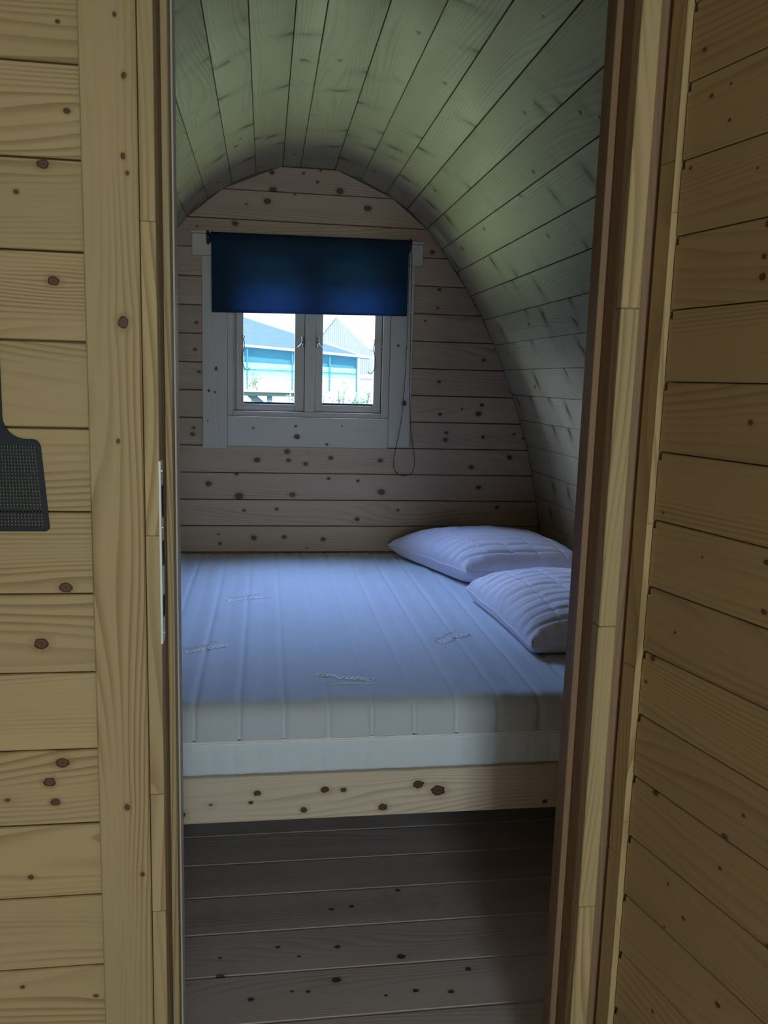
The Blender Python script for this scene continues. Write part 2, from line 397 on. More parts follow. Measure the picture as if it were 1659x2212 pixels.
K_PART = [(-0.265, 1.741, 0.0024), (-0.257, 1.634, 0.0036), (-0.289, 1.567, 0.006), (-0.324, 1.53, 0.003), (-0.281, 1.419, 0.0062), (-0.278, 0.998, 0.0072), (-0.314, 0.916, 0.0079), (-0.291, 0.734, 0.0075), (-0.31, 0.705, 0.0068), (-0.303, 0.673, 0.0055), (-0.342, 0.555, 0.0034), (-0.254, 0.35, 0.0029), (-0.361, 0.374, 0.0028)]
K_CAS = [(-0.189, 1.367, 0.0068), (-0.182, 1.677, 0.003), (-0.185, 1.579, 0.003), (-0.18, 1.558, 0.0024), (-0.192, 1.749, 0.0023), (-0.199, 1.208, 0.0025), (-0.198, 0.67, 0.0041), (-0.178, 0.561, 0.0028)]
K_BACK = [(0.022, 2.13, 0.0076), (0.151, 2.134, 0.0048), (0.209, 2.103, 0.0048), (0.221, 2.149, 0.0038), (0.027, 2.063, 0.0114), (0.303, 2.073, 0.0116), (0.116, 2.05, 0.0038), (0.004, 2.016, 0.0114), (-0.081, 2.0, 0.0038), (0.421, 2.011, 0.0117), (-0.127, 1.921, 0.0095), (-0.281, 1.901, 0.0038), (0.703, 1.847, 0.0079), (0.741, 1.693, 0.006), (0.736, 1.617, 0.004), (0.683, 1.56, 0.004), (0.095, 0.984, 0.01), (-0.034, 0.946, 0.01), (-0.261, 0.957, 0.0059), (0.033, 0.977, 0.004), (0.101, 0.946, 0.008), (0.175, 0.932, 0.0081), (0.284, 0.96, 0.0081), (0.503, 0.951, 0.0082), (0.618, 0.983, 0.0051), (-0.121, 0.884, 0.006), (0.277, 0.869, 0.0061), (0.406, 0.86, 0.0061), (0.11, 0.85, 0.004), (-0.24, 0.841, 0.01), (-0.111, 0.788, 0.014), (0.119, 0.796, 0.0101), (-0.089, 0.725, 0.006), (0.051, 0.732, 0.0061), (0.511, 0.811, 0.0123), (0.406, 0.688, 0.0082), (-0.047, 0.604, 0.0101), (0.086, 0.608, 0.0082), (0.257, 0.598, 0.0082), (-0.192, 0.579, 0.0061), (-0.198, 0.62, 0.004), (0.95, 1.401, 0.0061), (0.754, 1.301, 0.0061), (0.951, 1.204, 0.0062), (0.938, 1.165, 0.0103), (0.863, 1.186, 0.0041), (0.764, 1.16, 0.0061), (0.796, 1.079, 0.0062), (0.793, 1.048, 0.0082), (0.964, 1.063, 0.0062), (1.106, 1.078, 0.0052), (1.15, 1.06, 0.0052), (0.729, 0.954, 0.0062), (1.09, 0.974, 0.0083), (0.915, 0.927, 0.0083), (0.955, 0.836, 0.0084), (1.154, 0.827, 0.0053), (1.044, 0.745, 0.0063), (0.588, 0.73, 0.0052), (1.002, 0.891, 0.0063), (-0.292, 1.407, 0.0058), (-0.286, 1.517, 0.0058), (-0.276, 1.315, 0.0058), (-0.301, 1.08, 0.0059), (-0.305, 1.053, 0.0079)]
K_RAIL = [(0.374, 0.331, 0.0102), (0.424, 0.313, 0.0136), (-0.194, 0.279, 0.0098), (0.288, 0.276, 0.009), (0.146, 0.328, 0.0078), (-0.014, 0.326, 0.0066), (0.096, 0.278, 0.0067), (0.191, 0.325, 0.0056), (-0.029, 0.303, 0.0044), (0.698, 0.271, 0.0046)]
K_FLOOR = [(0.172, 1.728, 0.0054), (0.314, 1.68, 0.0074), (0.083, 1.705, 0.0032), (0.035, 1.741, 0.0043), (-0.091, 1.658, 0.0071), (0.161, 1.621, 0.0081), (-0.095, 1.718, 0.0031), (0.097, 1.593, 0.004), (0.063, 1.597, 0.003), (-0.024, 1.583, 0.0049), (0.262, 1.564, 0.003), (0.328, 1.571, 0.005), (0.404, 1.56, 0.005), (0.458, 1.624, 0.0052), (0.064, 1.545, 0.0039), (-0.088, 1.537, 0.0047), (0.169, 1.867, 0.0046), (0.22, 1.873, 0.0046), (0.345, 1.927, 0.0048)]
K_LEAF = [(0.06, 1.75, 0.0025), (0.081, 1.686, 0.0025), (0.118, 1.646, 0.0019), (0.115, 1.691, 0.0014), (0.051, 1.601, 0.0021), (0.174, 1.575, 0.0014), (0.202, 1.504, 0.0037), (0.199, 1.465, 0.0028), (0.053, 1.12, 0.0016), (0.14, 1.071, 0.0013), (0.251, 1.088, 0.0028), (0.255, 1.025, 0.0028), (0.099, 0.951, 0.0016), (0.276, 0.955, 0.0023), (0.056, 0.898, 0.0039), (0.045, 0.857, 0.0023), (0.087, 0.696, 0.0039), (0.228, 0.703, 0.0035), (0.256, 0.749, 0.002), (0.225, 0.655, 0.002), (0.13, 0.572, 0.0017), (0.167, 0.541, 0.0022), (0.13, 0.502, 0.0017), (0.316, 0.601, 0.0028), (0.245, 0.462, 0.0031), (0.121, 0.353, 0.0023), (0.203, 1.26, 0.0028), (0.199, 1.441, 0.0037)]

# ------------------------------------------------------------------ shell: ceiling and side walls
Y0, Y1 = -2.42, EY + 0.06
def shell_piece(name, pts):
    """closed outer membrane of the shell behind a run of boards"""
    bm = bmesh.new(); rows = []
    n = len(pts)
    nrm = []
    for i in range(n):
        a = Vector(pts[max(i - 1, 0)]); b = Vector(pts[min(i + 1, n - 1)]); t = (b - a).normalized(); nrm.append(Vector((-t.y, t.x)))
    for off in (0.0235, 0.055):
        for yy in (Y0, Y1):
            rows.append([bm.verts.new((p[0] + m.x * off, yy, p[1] + m.y * off)) for p, m in zip(pts, nrm)])
    a, b, c, d = rows
    for i in range(n - 1):
        for r1, r2 in ((a, b), (c, d), (a, c), (b, d)):
            bm.faces.new((r1[i], r1[i + 1], r2[i + 1], r2[i]))
    bm.faces.new((a[0], b[0], d[0], c[0])); bm.faces.new((a[-1], b[-1], d[-1], c[-1]))
    o = bmobj(name, bm, simple_wood_plain(), None, center=False, mw=Matrix.Identity(4))
    return tag(o, kind='structure')
_swp = []
def simple_wood_plain():
    if not _swp: _swp.append(simple('shell_lining', (0.40, 0.30, 0.19), 0.7))
    return _swp[0]
facets = list(zip(ARC, ARC[1:]))
def steep(f): dx = f[1][0] - f[0][0]; dz = f[1][1] - f[0][1]; return abs(dz) > 1.35 * abs(dx)
iL = max(i for i, f in enumerate(facets) if steep(f) and f[0][0] < XC) + 1
iR = min(i for i, f in enumerate(facets) if steep(f) and f[0][0] > XC)
wall_left = shell_piece('wall_left', ARC[:iL + 1]); ceiling = shell_piece('ceiling', ARC[iL:iR + 1]); wall_right = shell_piece('wall_right', ARC[iR:])
YB0, YB1 = 1.29, EY - 0.001
for i, ((x0, z0), (x1, z1)) in enumerate(facets):
    par = wall_left if i < iL else (ceiling if i < iR else wall_right)
    L = YB1 - YB0; v = Vector((x1 - x0, 0, z1 - z0)); W = v.length
    c = ((x0 + x1) / 2, (YB0 + YB1) / 2, (z0 + z1) / 2)
    # local z must face the room: ax x ay, with ax = -Y so that normal points inward
    gap = R.choice((0.0010, 0.0016, 0.0022))
    kn = []
    for _ in range(R.randint(1, 3)):
        f = R.uniform(0.2, 0.8); kn.append((x0 + v.x * f, R.uniform(1.4, 3.5), z0 + v.z * f, R.uniform(0.003, 0.007)))
    jit = R.uniform(-0.0012, 0.0012)
    plank(par, c, (0, 1, 0), (v.x, 0, v.z), L, W - gap, 0.020, 'roof', kn, ch=0.0012)

# ------------------------------------------------------------------ end wall with its window opening
wall_back = empty('wall_back', (XC, EY, 0), kind='structure')
WX0, WX1, WZ0, WZ1 = -0.150, 0.517, 1.142, 1.80
def backing(name, y0, y1, holes, parent, mat):
    """slab in the arch's outline with a rectangular hole, built from strips"""
    hx0, hx1, hz0, hz1 = holes
    zs = sorted({-0.06, hz0, hz1, 2.156} | {z for _, z in ARC_R if -0.06 < z < 2.15} | {z for _, z in ARC_L if -0.06 < z < 2.15})
    bm = bmesh.new()
    for za, zb in zip(zs, zs[1:]):
        xl0, xl1, xr0, xr1 = arc_x(za, -1) - 0.045, arc_x(zb, -1) - 0.045, arc_x(za, 1) + 0.045, arc_x(zb, 1) + 0.045
        spans = [((xl0, xl1), (hx0, hx0)), ((hx1, hx1), (xr0, xr1))] if hz0 <= (za + zb) / 2 <= hz1 else [((xl0, xl1), (xr0, xr1))]
        for (a0, a1), (b0, b1) in spans:
            q = [(a0, za), (b0, za), (b1, zb), (a1, zb)]
            f = [bm.verts.new((x, y0, z)) for x, z in q]; g = [bm.verts.new((x, y1, z)) for x, z in q]
            bm.faces.new(f); bm.faces.new(g[::-1])
            for i in range(4): bm.faces.new((f[i], f[(i + 1) % 4], g[(i + 1) % 4], g[i]))
    box(bm, -0.05, 0.40, y0, y1, 2.1562, 2.21)
    o = bmobj(name, bm, mat, parent, center=False, mw=Matrix.Identity(4)); return o
backing('sheathing', EY + 0.0215, EY + 0.058, (WX0, WX1, WZ0, WZ1), wall_back, M['membrane'])
zrows = [0.54 + 0.11661 * k for k in range(-5, 15)]; zrows[-1] = 2.156
zrows = [z for z in zrows if z > -0.05] ; zrows = [0.0] + [z for z in zrows if z > 0.03]
for za, zb in zip(zrows, zrows[1:]):
    W = zb - za - R.choice((0.0025, 0.003, 0.004)); zc = (za + zb) / 2
    lo, hi = zc - W / 2, zc + W / 2
    xl = (arc_x(lo, -1) + 0.001, arc_x(hi, -1) + 0.001); xr = (arc_x(lo, 1) - 0.001, arc_x(hi, 1) - 0.001)
    kn = [(x, EY, z, r) for x, z, r in K_BACK if lo < z < hi]
    spans = [(xl, (WX0, WX0)), ((WX1, WX1), xr)] if (WZ0 < zb - 0.01 and WZ1 > za + 0.01) else [(xl, xr)]
    for a, b in spans:
        xm = (a[0] + b[0]) / 2
        if za > 0.9 or len(kn) > 8: kk = sorted(kn, key=lambda k: -k[3])
        else: kk = kn
        kk = [k for k in kk if min(a) < k[0] < max(b)]
        plank(wall_back, (xm, EY, zc), (1, 0, 0), (0, 0, 1), b[0] - a[0], W, 0.02, 'end', kk, ends=(a[0] - xm, a[1] - xm, b[0] - xm, b[1] - xm))

# ------------------------------------------------------------------ floor
floor = empty('floor', (XC, 1.0, 0), kind='structure')
bm = bmesh.new(); box(bm, arc_x(0, -1) - 0.02, arc_x(0, 1) + 0.02, Y0, Y1, -0.07, -0.0215)
bmobj('subfloor', bm, M['membrane'], floor)
fy = 1.5145 - 0.1427 * 27; 
while fy < EY - 0.02:
    y1 = min(fy + 0.1427, EY); a = max(fy, Y0 + 0.03)
    if y1 > a + 0.03:
        Wd = y1 - a - 0.0028; kn = [(x, y, 0.0, r) for x, y, r in K_FLOOR if a < y < y1]
        plank(floor, (XC, (a + y1) / 2, 0), (1, 0, 0), (0, 1, 0), arc_x(0, 1) - arc_x(0, -1) - 0.004, Wd, 0.02, 'floor', kn, ch=0.0024)
    fy += 0.1427

# ------------------------------------------------------------------ partition with the doorway
OX0, OX1, OZ = -0.166, 0.5645, 1.955        # rough opening
wall_front = empty('wall_front', (XC, PY, 0), kind='structure')
def clipz(z): return arc_x(z, -1), arc_x(z, 1)
bm = bmesh.new()
zs = sorted({0.0, OZ} | {z for _, z in ARC_R if 0.0 < z < 2.15} | {2.15})
for za, zb in zip(zs, zs[1:]):
    l0, r0 = clipz(za); l1, r1 = clipz(zb); e = 0.001
    spans = [((l0 + e, l1 + e), (OX0, OX0)), ((OX1, OX1), (r0 - e, r1 - e))] if (za + zb) / 2 < OZ else [((l0 + e, l1 + e), (r0 - e, r1 - e))]
    for (a0, a1), (b0, b1) in spans:
        q = [(a0, za), (b0, za), (b1, zb), (a1, zb)]
        f = [bm.verts.new((x, PY + 0.0205, z)) for x, z in q]; g = [bm.verts.new((x, 1.284, z)) for x, z in q]
        bm.faces.new(f); bm.faces.new(g[::-1])
        for i in range(4): bm.faces.new((f[i], f[(i + 1) % 4], g[(i + 1) % 4], g[i]))
bmobj('studwork', bm, simple_wood_plain(), wall_front, center=False, mw=Matrix.Identity(4))
prow = [1.692 - 0.1172 * k for k in range(-4, 15)][::-1]; prow[-1] = 2.15
prow = [0.0] + [z for z in prow if z > 0.03]
for za, zb in zip(prow, prow[1:]):
    W = zb - za - R.choice((0.0012, 0.002, 0.0026)); zc = (za + zb) / 2; lo, hi = zc - W / 2, zc + W / 2
    xl = (arc_x(lo, -1) + 0.002, arc_x(hi, -1) + 0.002); xr = (arc_x(lo, 1) - 0.002, arc_x(hi, 1) - 0.002)
    kn = [(x, PY, z, r) for x, z, r in K_PART if lo < z < hi]
    spans = [(xl, (OX0, OX0)), ((OX1, OX1), xr)] if zc < OZ else [(xl, xr)]
    for a, b in spans:
        xm = (a[0] + b[0]) / 2
        plank(wall_front, (xm, PY, zc), (1, 0, 0), (0, 0, 1), b[0] - a[0], W, 0.02, 'front', kn, ends=(a[0] - xm, a[1] - xm, b[0] - xm, b[1] - xm), ch=0.0014)
# entrance wall behind the viewer, with its doorway
wall_entrance = empty('wall_entrance', (XC, Y0, 0), kind='structure')
backing('sheathing', Y0 - 0.05, Y0, (-0.45, 0.70, 0.35, 1.95), wall_entrance, simple_wood_plain())

# door frame: left jamb, right jamb, head
trim_1 = empty('trim_1', (-0.19, PY, 0), kind='structure')
boxobj('casing', -0.2380, -0.1665, 1.172, 1.1895, 0.0, 2.03, 'front', trim_1, 0.002, knots=[(x, 1.172, z, r) for x, z, r in K_CAS])
# jamb laminated from three strips, the front one finger-jointed in lengths
zj = [0.0, 0.495, 0.685, 1.075, 1.50, 1.935]
for a, b in zip(zj, zj[1:]):
    boxobj('jamb', -0.1655, -0.1455, 1.177, 1.2100, a + 0.0002, b - 0.0002, 'front', trim_1, 0.0008)
boxobj('jamb', -0.1655, -0.1455, 1.2105, 1.2830, 0.0, 1.935, 'shaded', trim_1, 0.001)
boxobj('door_stop', -0.1450, -0.1347, 1.247, 1.282, 0.0, 1.92, 'front', trim_1, 0.001)
boxobj('edge_trim', -0.1450, -0.1325, 1.2835, 1.325, 0.0, 1.92, 'window', trim_1, 0.001)
trim_2 = empty('trim_2', (0.53, PY, 0), kind='structure')
zj = [0.0, 0.45, 0.93, 1.415, 1.935]
for a, b in zip(zj, zj[1:]):
    boxobj('jamb', 0.5165, 0.5455, 1.184, 1.2100, a + 0.0002, b - 0.0002, 'front', trim_2, 0.0015)
boxobj('jamb', 0.5165, 0.5540, 1.2105, 1.2830, 0.0, 1.935, 'shaded', trim_2, 0.001)
boxobj('shade_strip', 0.5457, 0.5640, 1.1885, 1.2098, 0.0, 1.955, 'shaded', trim_2, 0.0005)  # dark strip added for the contact shadow between jamb and leaf
boxobj('door_stop', 0.5050, 0.5160, 1.247, 1.264, 0.0, 1.92, 'shaded', trim_2, 0.001)
boxobj('door_stop', 0.5070, 0.5160, 1.2645, 1.290, 0.0, 1.92, 'shaded', trim_2, 0.001)
trim_3 = empty('trim_3', (0.19, PY, 1.94), kind='structure')
boxobj('head_jamb', -0.1655, 0.5540, 1.177, 1.283, 1.9355, 1.9545, 'front', trim_3, 0.001)
boxobj('casing', -0.166, 0.57, 1.172, 1.1895, 1.956, 2.03, 'front', trim_3, 0.002)
# strike plate on the left jamb
sp = empty('strike_plate', (-0.146, 1.185, 1.05), label='long pale metal lock strike plate on the left door jamb', cat='strike plate')
bm = bmesh.new(); box(bm, -0.1453, -0.1438, 1.1785, 1.204, 0.917, 1.181, 0.0004); box(bm, -0.1466, -0.1436, 1.1752, 1.1768, 0.917, 1.181, 0.0004)
bmobj('plate', bm, M['strike'], sp)
for (a, b) in ((0.955, 0.985), (1.03, 1.065), (1.10, 1.145)):
    bm = bmesh.new(); box(bm, -0.1438, -0.1428, 1.184, 1.199, a, b); bmobj('latch_slot', bm, M['slot'], sp)
for z in (0.930, 1.166, 1.085):
    bm = bmesh.new(); cyl(bm, (-0.1438, 1.191, z), (-0.1428, 1.191, z), 0.0035, 12); bmobj('screw', bm, M['chrome'], sp)

# door leaf, opened towards the viewer past a right angle
door_1 = empty('door_1', (0.5575, 1.178, 0), kind='structure')
A = math.radians(12.8); dl = Vector((math.sin(A), -math.cos(A), 0)); nl = Vector((math.cos(A), math.sin(A), 0))
H0 = Vector((0.5575, 1.178, 0))
def leafbox(name, t0, t1, s0, s1, z0, z1, kind, along='z', bev=0.0012):
    # t along the leaf, s through its thickness (away from the doorway)
    dz = Vector((0, 0, 1)); ax, ay, az = ((dz, dl, dz.cross(dl)) if along == 'z' else (dl, dz, dl.cross(dz)))
    c = H0 + dl * (t0 + t1) / 2 + nl * (s0 + s1) / 2 + dz * (z0 + z1) / 2
    d = (z1 - z0, t1 - t0, s1 - s0) if along == 'z' else (t1 - t0, z1 - z0, s1 - s0)
    bm = bmesh.new(); box(bm, -d[0] / 2, d[0] / 2, -d[1] / 2, d[1] / 2, -d[2] / 2, d[2] / 2, bev)
    return bmobj(name, bm, wood(kind), door_1, Matrix.Translation(c) @ Matrix((ax, ay, az)).transposed().to_4x4())
ZL0, ZL1 = 0.012, 1.925
zj = [ZL0, 0.56, 0.875, 1.615, ZL1]
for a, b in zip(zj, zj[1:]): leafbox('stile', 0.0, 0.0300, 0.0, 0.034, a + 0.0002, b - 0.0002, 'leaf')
for a, b in zip([ZL0, 0.62, 1.10, 1.545], [0.62, 1.10, 1.545, ZL1]): leafbox('lit_edge', 0.0303, 0.0325, -0.0004, 0.0105, a + 0.0002, b - 0.0002, 'front', bev=0.0004)  # stile's inner edge in paler pine, its light put into the colour
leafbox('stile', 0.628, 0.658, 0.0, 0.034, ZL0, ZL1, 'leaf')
zrow = 1.8179 - 0.1017 * 18
while zrow < ZL1 - 0.02:
    a, b = max(zrow, ZL0), min(zrow + 0.1017, ZL1)
    if b - a > 0.02:
        W = b - a - 0.0016; t0, t1 = 0.0335, 0.627; zc = (a + b) / 2
        # board with a small notch in its upper corner at the stile, where the tongue was cut away
        h = W / 2; Lh = (t1 - t0) / 2; ch = 0.0015
        out = [(-Lh, -h), (Lh, -h), (Lh, h), (-Lh + 0.006, h), (-Lh + 0.006, h - 0.0115), (-Lh, h - 0.0115)]
        bm = bmesh.new(); f = [bm.verts.new((x, y, 0)) for x, y in out]; g = [bm.verts.new((x, y, -0.018)) for x, y in out]
        bm.faces.new(f); bm.faces.new(g[::-1])
        for i in range(len(out)): bm.faces.new((f[i], g[i], g[(i + 1) % len(out)], f[(i + 1) % len(out)]))
        es = [e for e in bm.edges if abs(e.verts[0].co.z) < 1e-6 and abs(e.verts[1].co.z) < 1e-6 and abs(e.verts[0].co.y - e.verts[1].co.y) < 1e-6 and abs(abs(e.verts[0].co.y) - h) < 1e-4]
        bmesh.ops.bevel(bm, geom=es, offset=ch, segments=1, affect='EDGES')
        ax = dl; ay = Vector((0, 0, 1)); az = ax.cross(ay)     # faces the doorway side
        c = H0 + dl * (t0 + t1) / 2 + nl * 0.0105 + ay * zc
        kn = [(t - (t0 + t1) / 2, z - zc, r * 1.15) for t, z, r in K_LEAF if a < z < b and t > 0.04][:8]
        # az points along -n, towards the doorway
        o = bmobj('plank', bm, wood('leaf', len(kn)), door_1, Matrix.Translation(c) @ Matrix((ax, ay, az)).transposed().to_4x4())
        for i, k in enumerate(kn): o['k%d' % i] = [float(v) for v in k]
    zrow += 0.1017
leafbox('back_board', 0.0335, 0.627, 0.0290, 0.0338, ZL0, ZL1, 'shaded')

# ------------------------------------------------------------------ bedroom window
window_1 = empty('window_1', (0.18, EY, 1.35), kind='structure')
CF = EY - 0.018
boxobj('casing', -0.300, 0.661, CF - 0.004, EY - 0.001, 1.786, 1.872, 'window', window_1, 0.002)
boxobj('cap', -0.303, 0.664, CF - 0.016, EY - 0.001, 1.8725, 1.883, 'window', window_1, 0.002)
boxobj('casing', -0.262, -0.160, CF, EY - 0.001, 0.996, 1.7855, 'window', window_1, 0.002, knots=[(-0.205, CF, 1.33, 0.0065), (-0.235, CF, 1.238, 0.005), (-0.21, CF, 1.232, 0.004), (-0.24, CF, 1.11, 0.003)])
boxobj('casing', 0.532, 0.628, CF, EY - 0.001, 1.010, 1.7855, 'window', window_1, 0.002, knots=[(0.600, CF, 1.205, 0.010), (0.565, CF, 1.45, 0.004)])
boxobj('casing', -0.1592, 0.5312, CF, EY - 0.001, 1.006, 1.134, 'window', window_1, 0.002, knots=[(0.135, CF, 1.051, 0.010), (0.13, CF, 1.096, 0.005), (0.33, CF, 1.10, 0.003), (0.265, CF, 1.02, 0.005), (-0.05, CF, 1.085, 0.004)])
# lining boards lining the opening, proud of the sashes
boxobj('lining', -0.1590, -0.1360, EY - 0.008, EY + 0.056, 1.1345, 1.7855, 'window', window_1, 0.0015)
boxobj('lining', 0.5000, 0.5310, EY - 0.008, EY + 0.056, 1.1345, 1.7855, 'window', window_1, 0.0015)
boxobj('lining', -0.1355, 0.4995, EY - 0.008, EY + 0.056, 1.1345, 1.156, 'window', window_1, 0.0015)
boxobj('lining', -0.1355, 0.4995, EY - 0.008, EY + 0.056, 1.760, 1.7855, 'window', window_1, 0.0015)
boxobj('mullion', 0.1665, 0.2100, EY - 0.010, EY + 0.056, 1.1565, 1.7595, 'window', window_1, 0.002)
for a, b in ((-0.1358, -0.1130), (0.1550, 0.2200), (0.4880, 0.4998)):
    boxobj('outer_stop', a, b, EY + 0.0505, EY + 0.070, 1.1345, 1.7855, 'window', window_1, 0.0)
for a, b in ((-0.1128, 0.1548), (0.2202, 0.4878)):
    boxobj('outer_stop', a, b, EY + 0.0505, EY + 0.070, 1.1345, 1.169, 'window', window_1, 0.0)
    boxobj('outer_stop', a, b, EY + 0.0505, EY + 0.070, 1.748, 1.7855, 'window', window_1, 0.0)
def sash(x0, x1, gx0, gx1, z0, z1, gz0, gz1, hinge):
    s = empty('sash', ((x0 + x1) / 2, EY + 0.03, (z0 + z1) / 2)); s.parent = window_1; s.location = s.location - wloc(window_1)
    ya, yb = EY + 0.012, EY + 0.050
    bm = bmesh.new()
    for q in ((x0, gx0, z0, z1), (gx1, x1, z0, z1), (gx0 + .0002, gx1 - .0002, z0, gz0), (gx0 + .0002, gx1 - .0002, gz1, z1)):
        box(bm, q[0], q[1], ya, yb, q[2], q[3], 0.0012)
    bmobj('sash_frame', bm, wood('window'), s)
    bm = bmesh.new(); box(bm, gx0 + .0005, gx1 - .0005, EY + 0.028, EY + 0.032, gz0 + .0005, gz1 - .0005); bmobj('pane', bm, M['glass'], s)
    bm = bmesh.new(); box(bm, gx0 + .0005, gx1 - .0005, EY + 0.018, EY + 0.0275, gz0 + .0003, gz0 + 0.008); bmobj('glazing_bead', bm, M['rubber'], s)
    # casement fastener near the mullion
    fx = x1 - 0.008 if hinge < 0 else x0 + 0.008; sg = -1 if hinge < 0 else 1; fz = 1.452
    bm = bmesh.new(); box(bm, fx - 0.006, fx + 0.006, ya - 0.004, ya - 0.0005, fz - 0.022, fz + 0.022, 0.001)
    cyl(bm, (fx, ya - 0.020, fz), (fx, ya - 0.004, fz), 0.005, 12)
    tube(bm, [(fx, ya - 0.018, fz), (fx + sg * 0.008, ya - 0.022, fz - 0.012), (fx + sg * 0.020, ya - 0.022, fz - 0.024)], [0.0045, 0.0035, 0.004], 8)
    tube(bm, [(fx, ya - 0.016, fz), (fx + sg * 0.004, ya - 0.018, fz + 0.012), (fx + sg * 0.001, ya - 0.018, fz + 0.024)], [0.0042, 0.003, 0.0035], 8)
    bmobj('fastener', bm, M['chrome'], s, smooth=True)
    # wavy stay hook hanging by the glass edge, and its eye
    hx = gx0 if hinge < 0 else gx1; q = 1 if hinge < 0 else -1
    pts = []
    for k in range(29):
        f = k / 28; z = 1.462 - 0.118 * f
        pts.append((hx + q * (-0.001 + 0.0055 * math.sin(f * 6.6)), ya - 0.006, z))
    for k in range(1, 9):
        a = math.pi * k / 9; pts.append((hx + q * (0.0045 + 0.0110 - 0.0125 * math.cos(a)), ya - 0.006, 1.342 - 0.013 * math.sin(a)))
    bm = bmesh.new(); tube(bm, pts, 0.0017, 6)
    ring = [(hx + 0.005 * math.cos(a), ya - 0.006, 1.466 + 0.005 * math.sin(a)) for a in [2 * math.pi * k / 12 for k in range(12)]]
    tube(bm, ring, 0.0015, 6, closed=True); bmobj('stay_hook', bm, M['black'], s, smooth=True)
    ex = x0 - 0.002 if hinge < 0 else x1 + 0.002
    bm = bmesh.new(); ring = [(ex + q * 0.006 * math.cos(a), ya - 0.008, 1.434 + 0.012 * math.sin(a)) for a in [math.pi * (k / 10 - 0.5) for k in range(11)]]
    tube(bm, ring, 0.0016, 6); bmobj('stay_eye', bm, M['chrome'], s, smooth=True)
sash(-0.1225, 0.1645, -0.0930, 0.1235, 1.1595, 1.757, 1.186, 1.730, -1)
sash(0.2120, 0.4970, 0.2430, 0.4660, 1.1595, 1.757, 1.188, 1.730, 1)

# roller blind
BY = 3.53
rb = empty('roller_blind', (0.185, BY, 1.85), label='dark navy roller blind lowered halfway over the bedroom window', cat='blind')
bm = bmesh.new(); cyl(bm, (-0.222, BY + 0.022, 1.853), (0.585, BY + 0.022, 1.860), 0.0235, 24); bmobj('roller', bm, M['blind'], rb, smooth=False)
bm = bmesh.new()
nx, nz = 24, 14
def blz(f): return 1.558 + 0.014 * f
vs = {}
for side in (0, 1):
    for i in range(nx + 1):
        for j in range(nz + 1):
            f = i / nx; g = j / nz; x = -0.2185 + f * (0.590 + 0.2185); zb, zt = blz(f), 1.862 + 0.010 * f
            y = BY - 0.0016 + 0.0012 * math.sin(f * 9 + 1) * (1 - g) + side * 0.0009
            vs[side, i, j] = bm.verts.new((x, y, zb + (zt - zb) * g))
for side in (0, 1):
    for i in range(nx):
        for j in range(nz): bm.faces.new((vs[side, i, j], vs[side, i + 1, j], vs[side, i + 1, j + 1], vs[side, i, j + 1]))
for i in range(nx): bm.faces.new((vs[0, i, 0], vs[0, i + 1, 0], vs[1, i + 1, 0], vs[1, i, 0])); bm.faces.new((vs[0, i, nz], vs[0, i + 1, nz], vs[1, i + 1, nz], vs[1, i, nz]))
for j in range(nz): bm.faces.new((vs[0, 0, j], vs[0, 0, j + 1], vs[1, 0, j + 1], vs[1, 0, j])); bm.faces.new((vs[0, nx, j], vs[0, nx, j + 1], vs[1, nx, j + 1], vs[1, nx, j]))
bmobj('blind_cloth', bm, M['blind'], rb)
bm = bmesh.new(); 
vsx = [(-0.2175, blz(0) + 0.002), (0.589, blz(1) + 0.002)]
tube(bm, [(vsx[0][0], BY + 0.004, vsx[0][1]), (vsx[1][0], BY + 0.004, vsx[1][1])], 0.0035, 8); bmobj('bottom_bar', bm, M['blind'], rb)
for (x, s_, z) in ((-0.2335, -1, 1.853), (0.5985, 1, 1.862)):
    bm = bmesh.new(); cyl(bm, (x - 0.0045, BY + 0.022, z), (x + 0.0045, BY + 0.022, z), 0.0265, 24)
    box(bm, x - 0.003, x + 0.003, BY + 0.02, EY - 0.0235, z - 0.024, z + 0.020, 0.001)
    cyl(bm, (x - 0.009 if s_ > 0 else x, BY + 0.022, z), (x if s_ > 0 else x + 0.009, BY + 0.022, z), 0.018, 20)
    bmobj('bracket', bm, M['navy'], rb)
# bead chain loop
def chain_pts():
    L = [(0.5945, 1.86), (0.592, 1.70), (0.5935, 1.55), (0.592, 1.42), (0.589, 1.30), (0.581, 1.16), (0.571, 1.08), (0.558, 1.01), (0.5515, 0.955), (0.556, 0.920), (0.575, 0.899), (0.600, 0.894), (0.628, 0.903), (0.642, 0.928), (0.643, 0.962), (0.634, 1.02), (0.622, 1.09), (0.616, 1.16), (0.612, 1.25), (0.610, 1.35), (0.608, 1.45), (0.606, 1.60), (0.604, 1.75), (0.6025, 1.86)]
    out = []
    for i in range(len(L) - 1):
        p0, p1, p2, p3 = [Vector((*L[max(0, min(len(L) - 1, k))], 0)) for k in (i - 1, i, i + 1, i + 2)]
        n = max(2, int((p2 - p1).length / 0.003))
        for k in range(n):
            t = k / n
            out.append(0.5 * ((2 * p1) + (-p0 + p2) * t + (2 * p0 - 5 * p1 + 4 * p2 - p3) * t * t + (-p0 + 3 * p1 - 3 * p2 + p3) * t ** 3))
    res = [out[0]]; acc = 0
    for a, b in zip(out, out[1:]):
        acc += (b - a).length
        if acc >= 0.0062: res.append(b); acc = 0
    return [(p.x, BY - 0.006 if p.y < 1.8 else BY + 0.02 - (p.y < 1.83) * 0.02, p.y) for p in res]
cp = chain_pts(); bm = bmesh.new()
tube(bm, cp, 0.0007, 4)
for p in cp: bmesh.ops.create_icosphere(bm, subdivisions=1, radius=0.0026, matrix=Matrix.Translation(p))
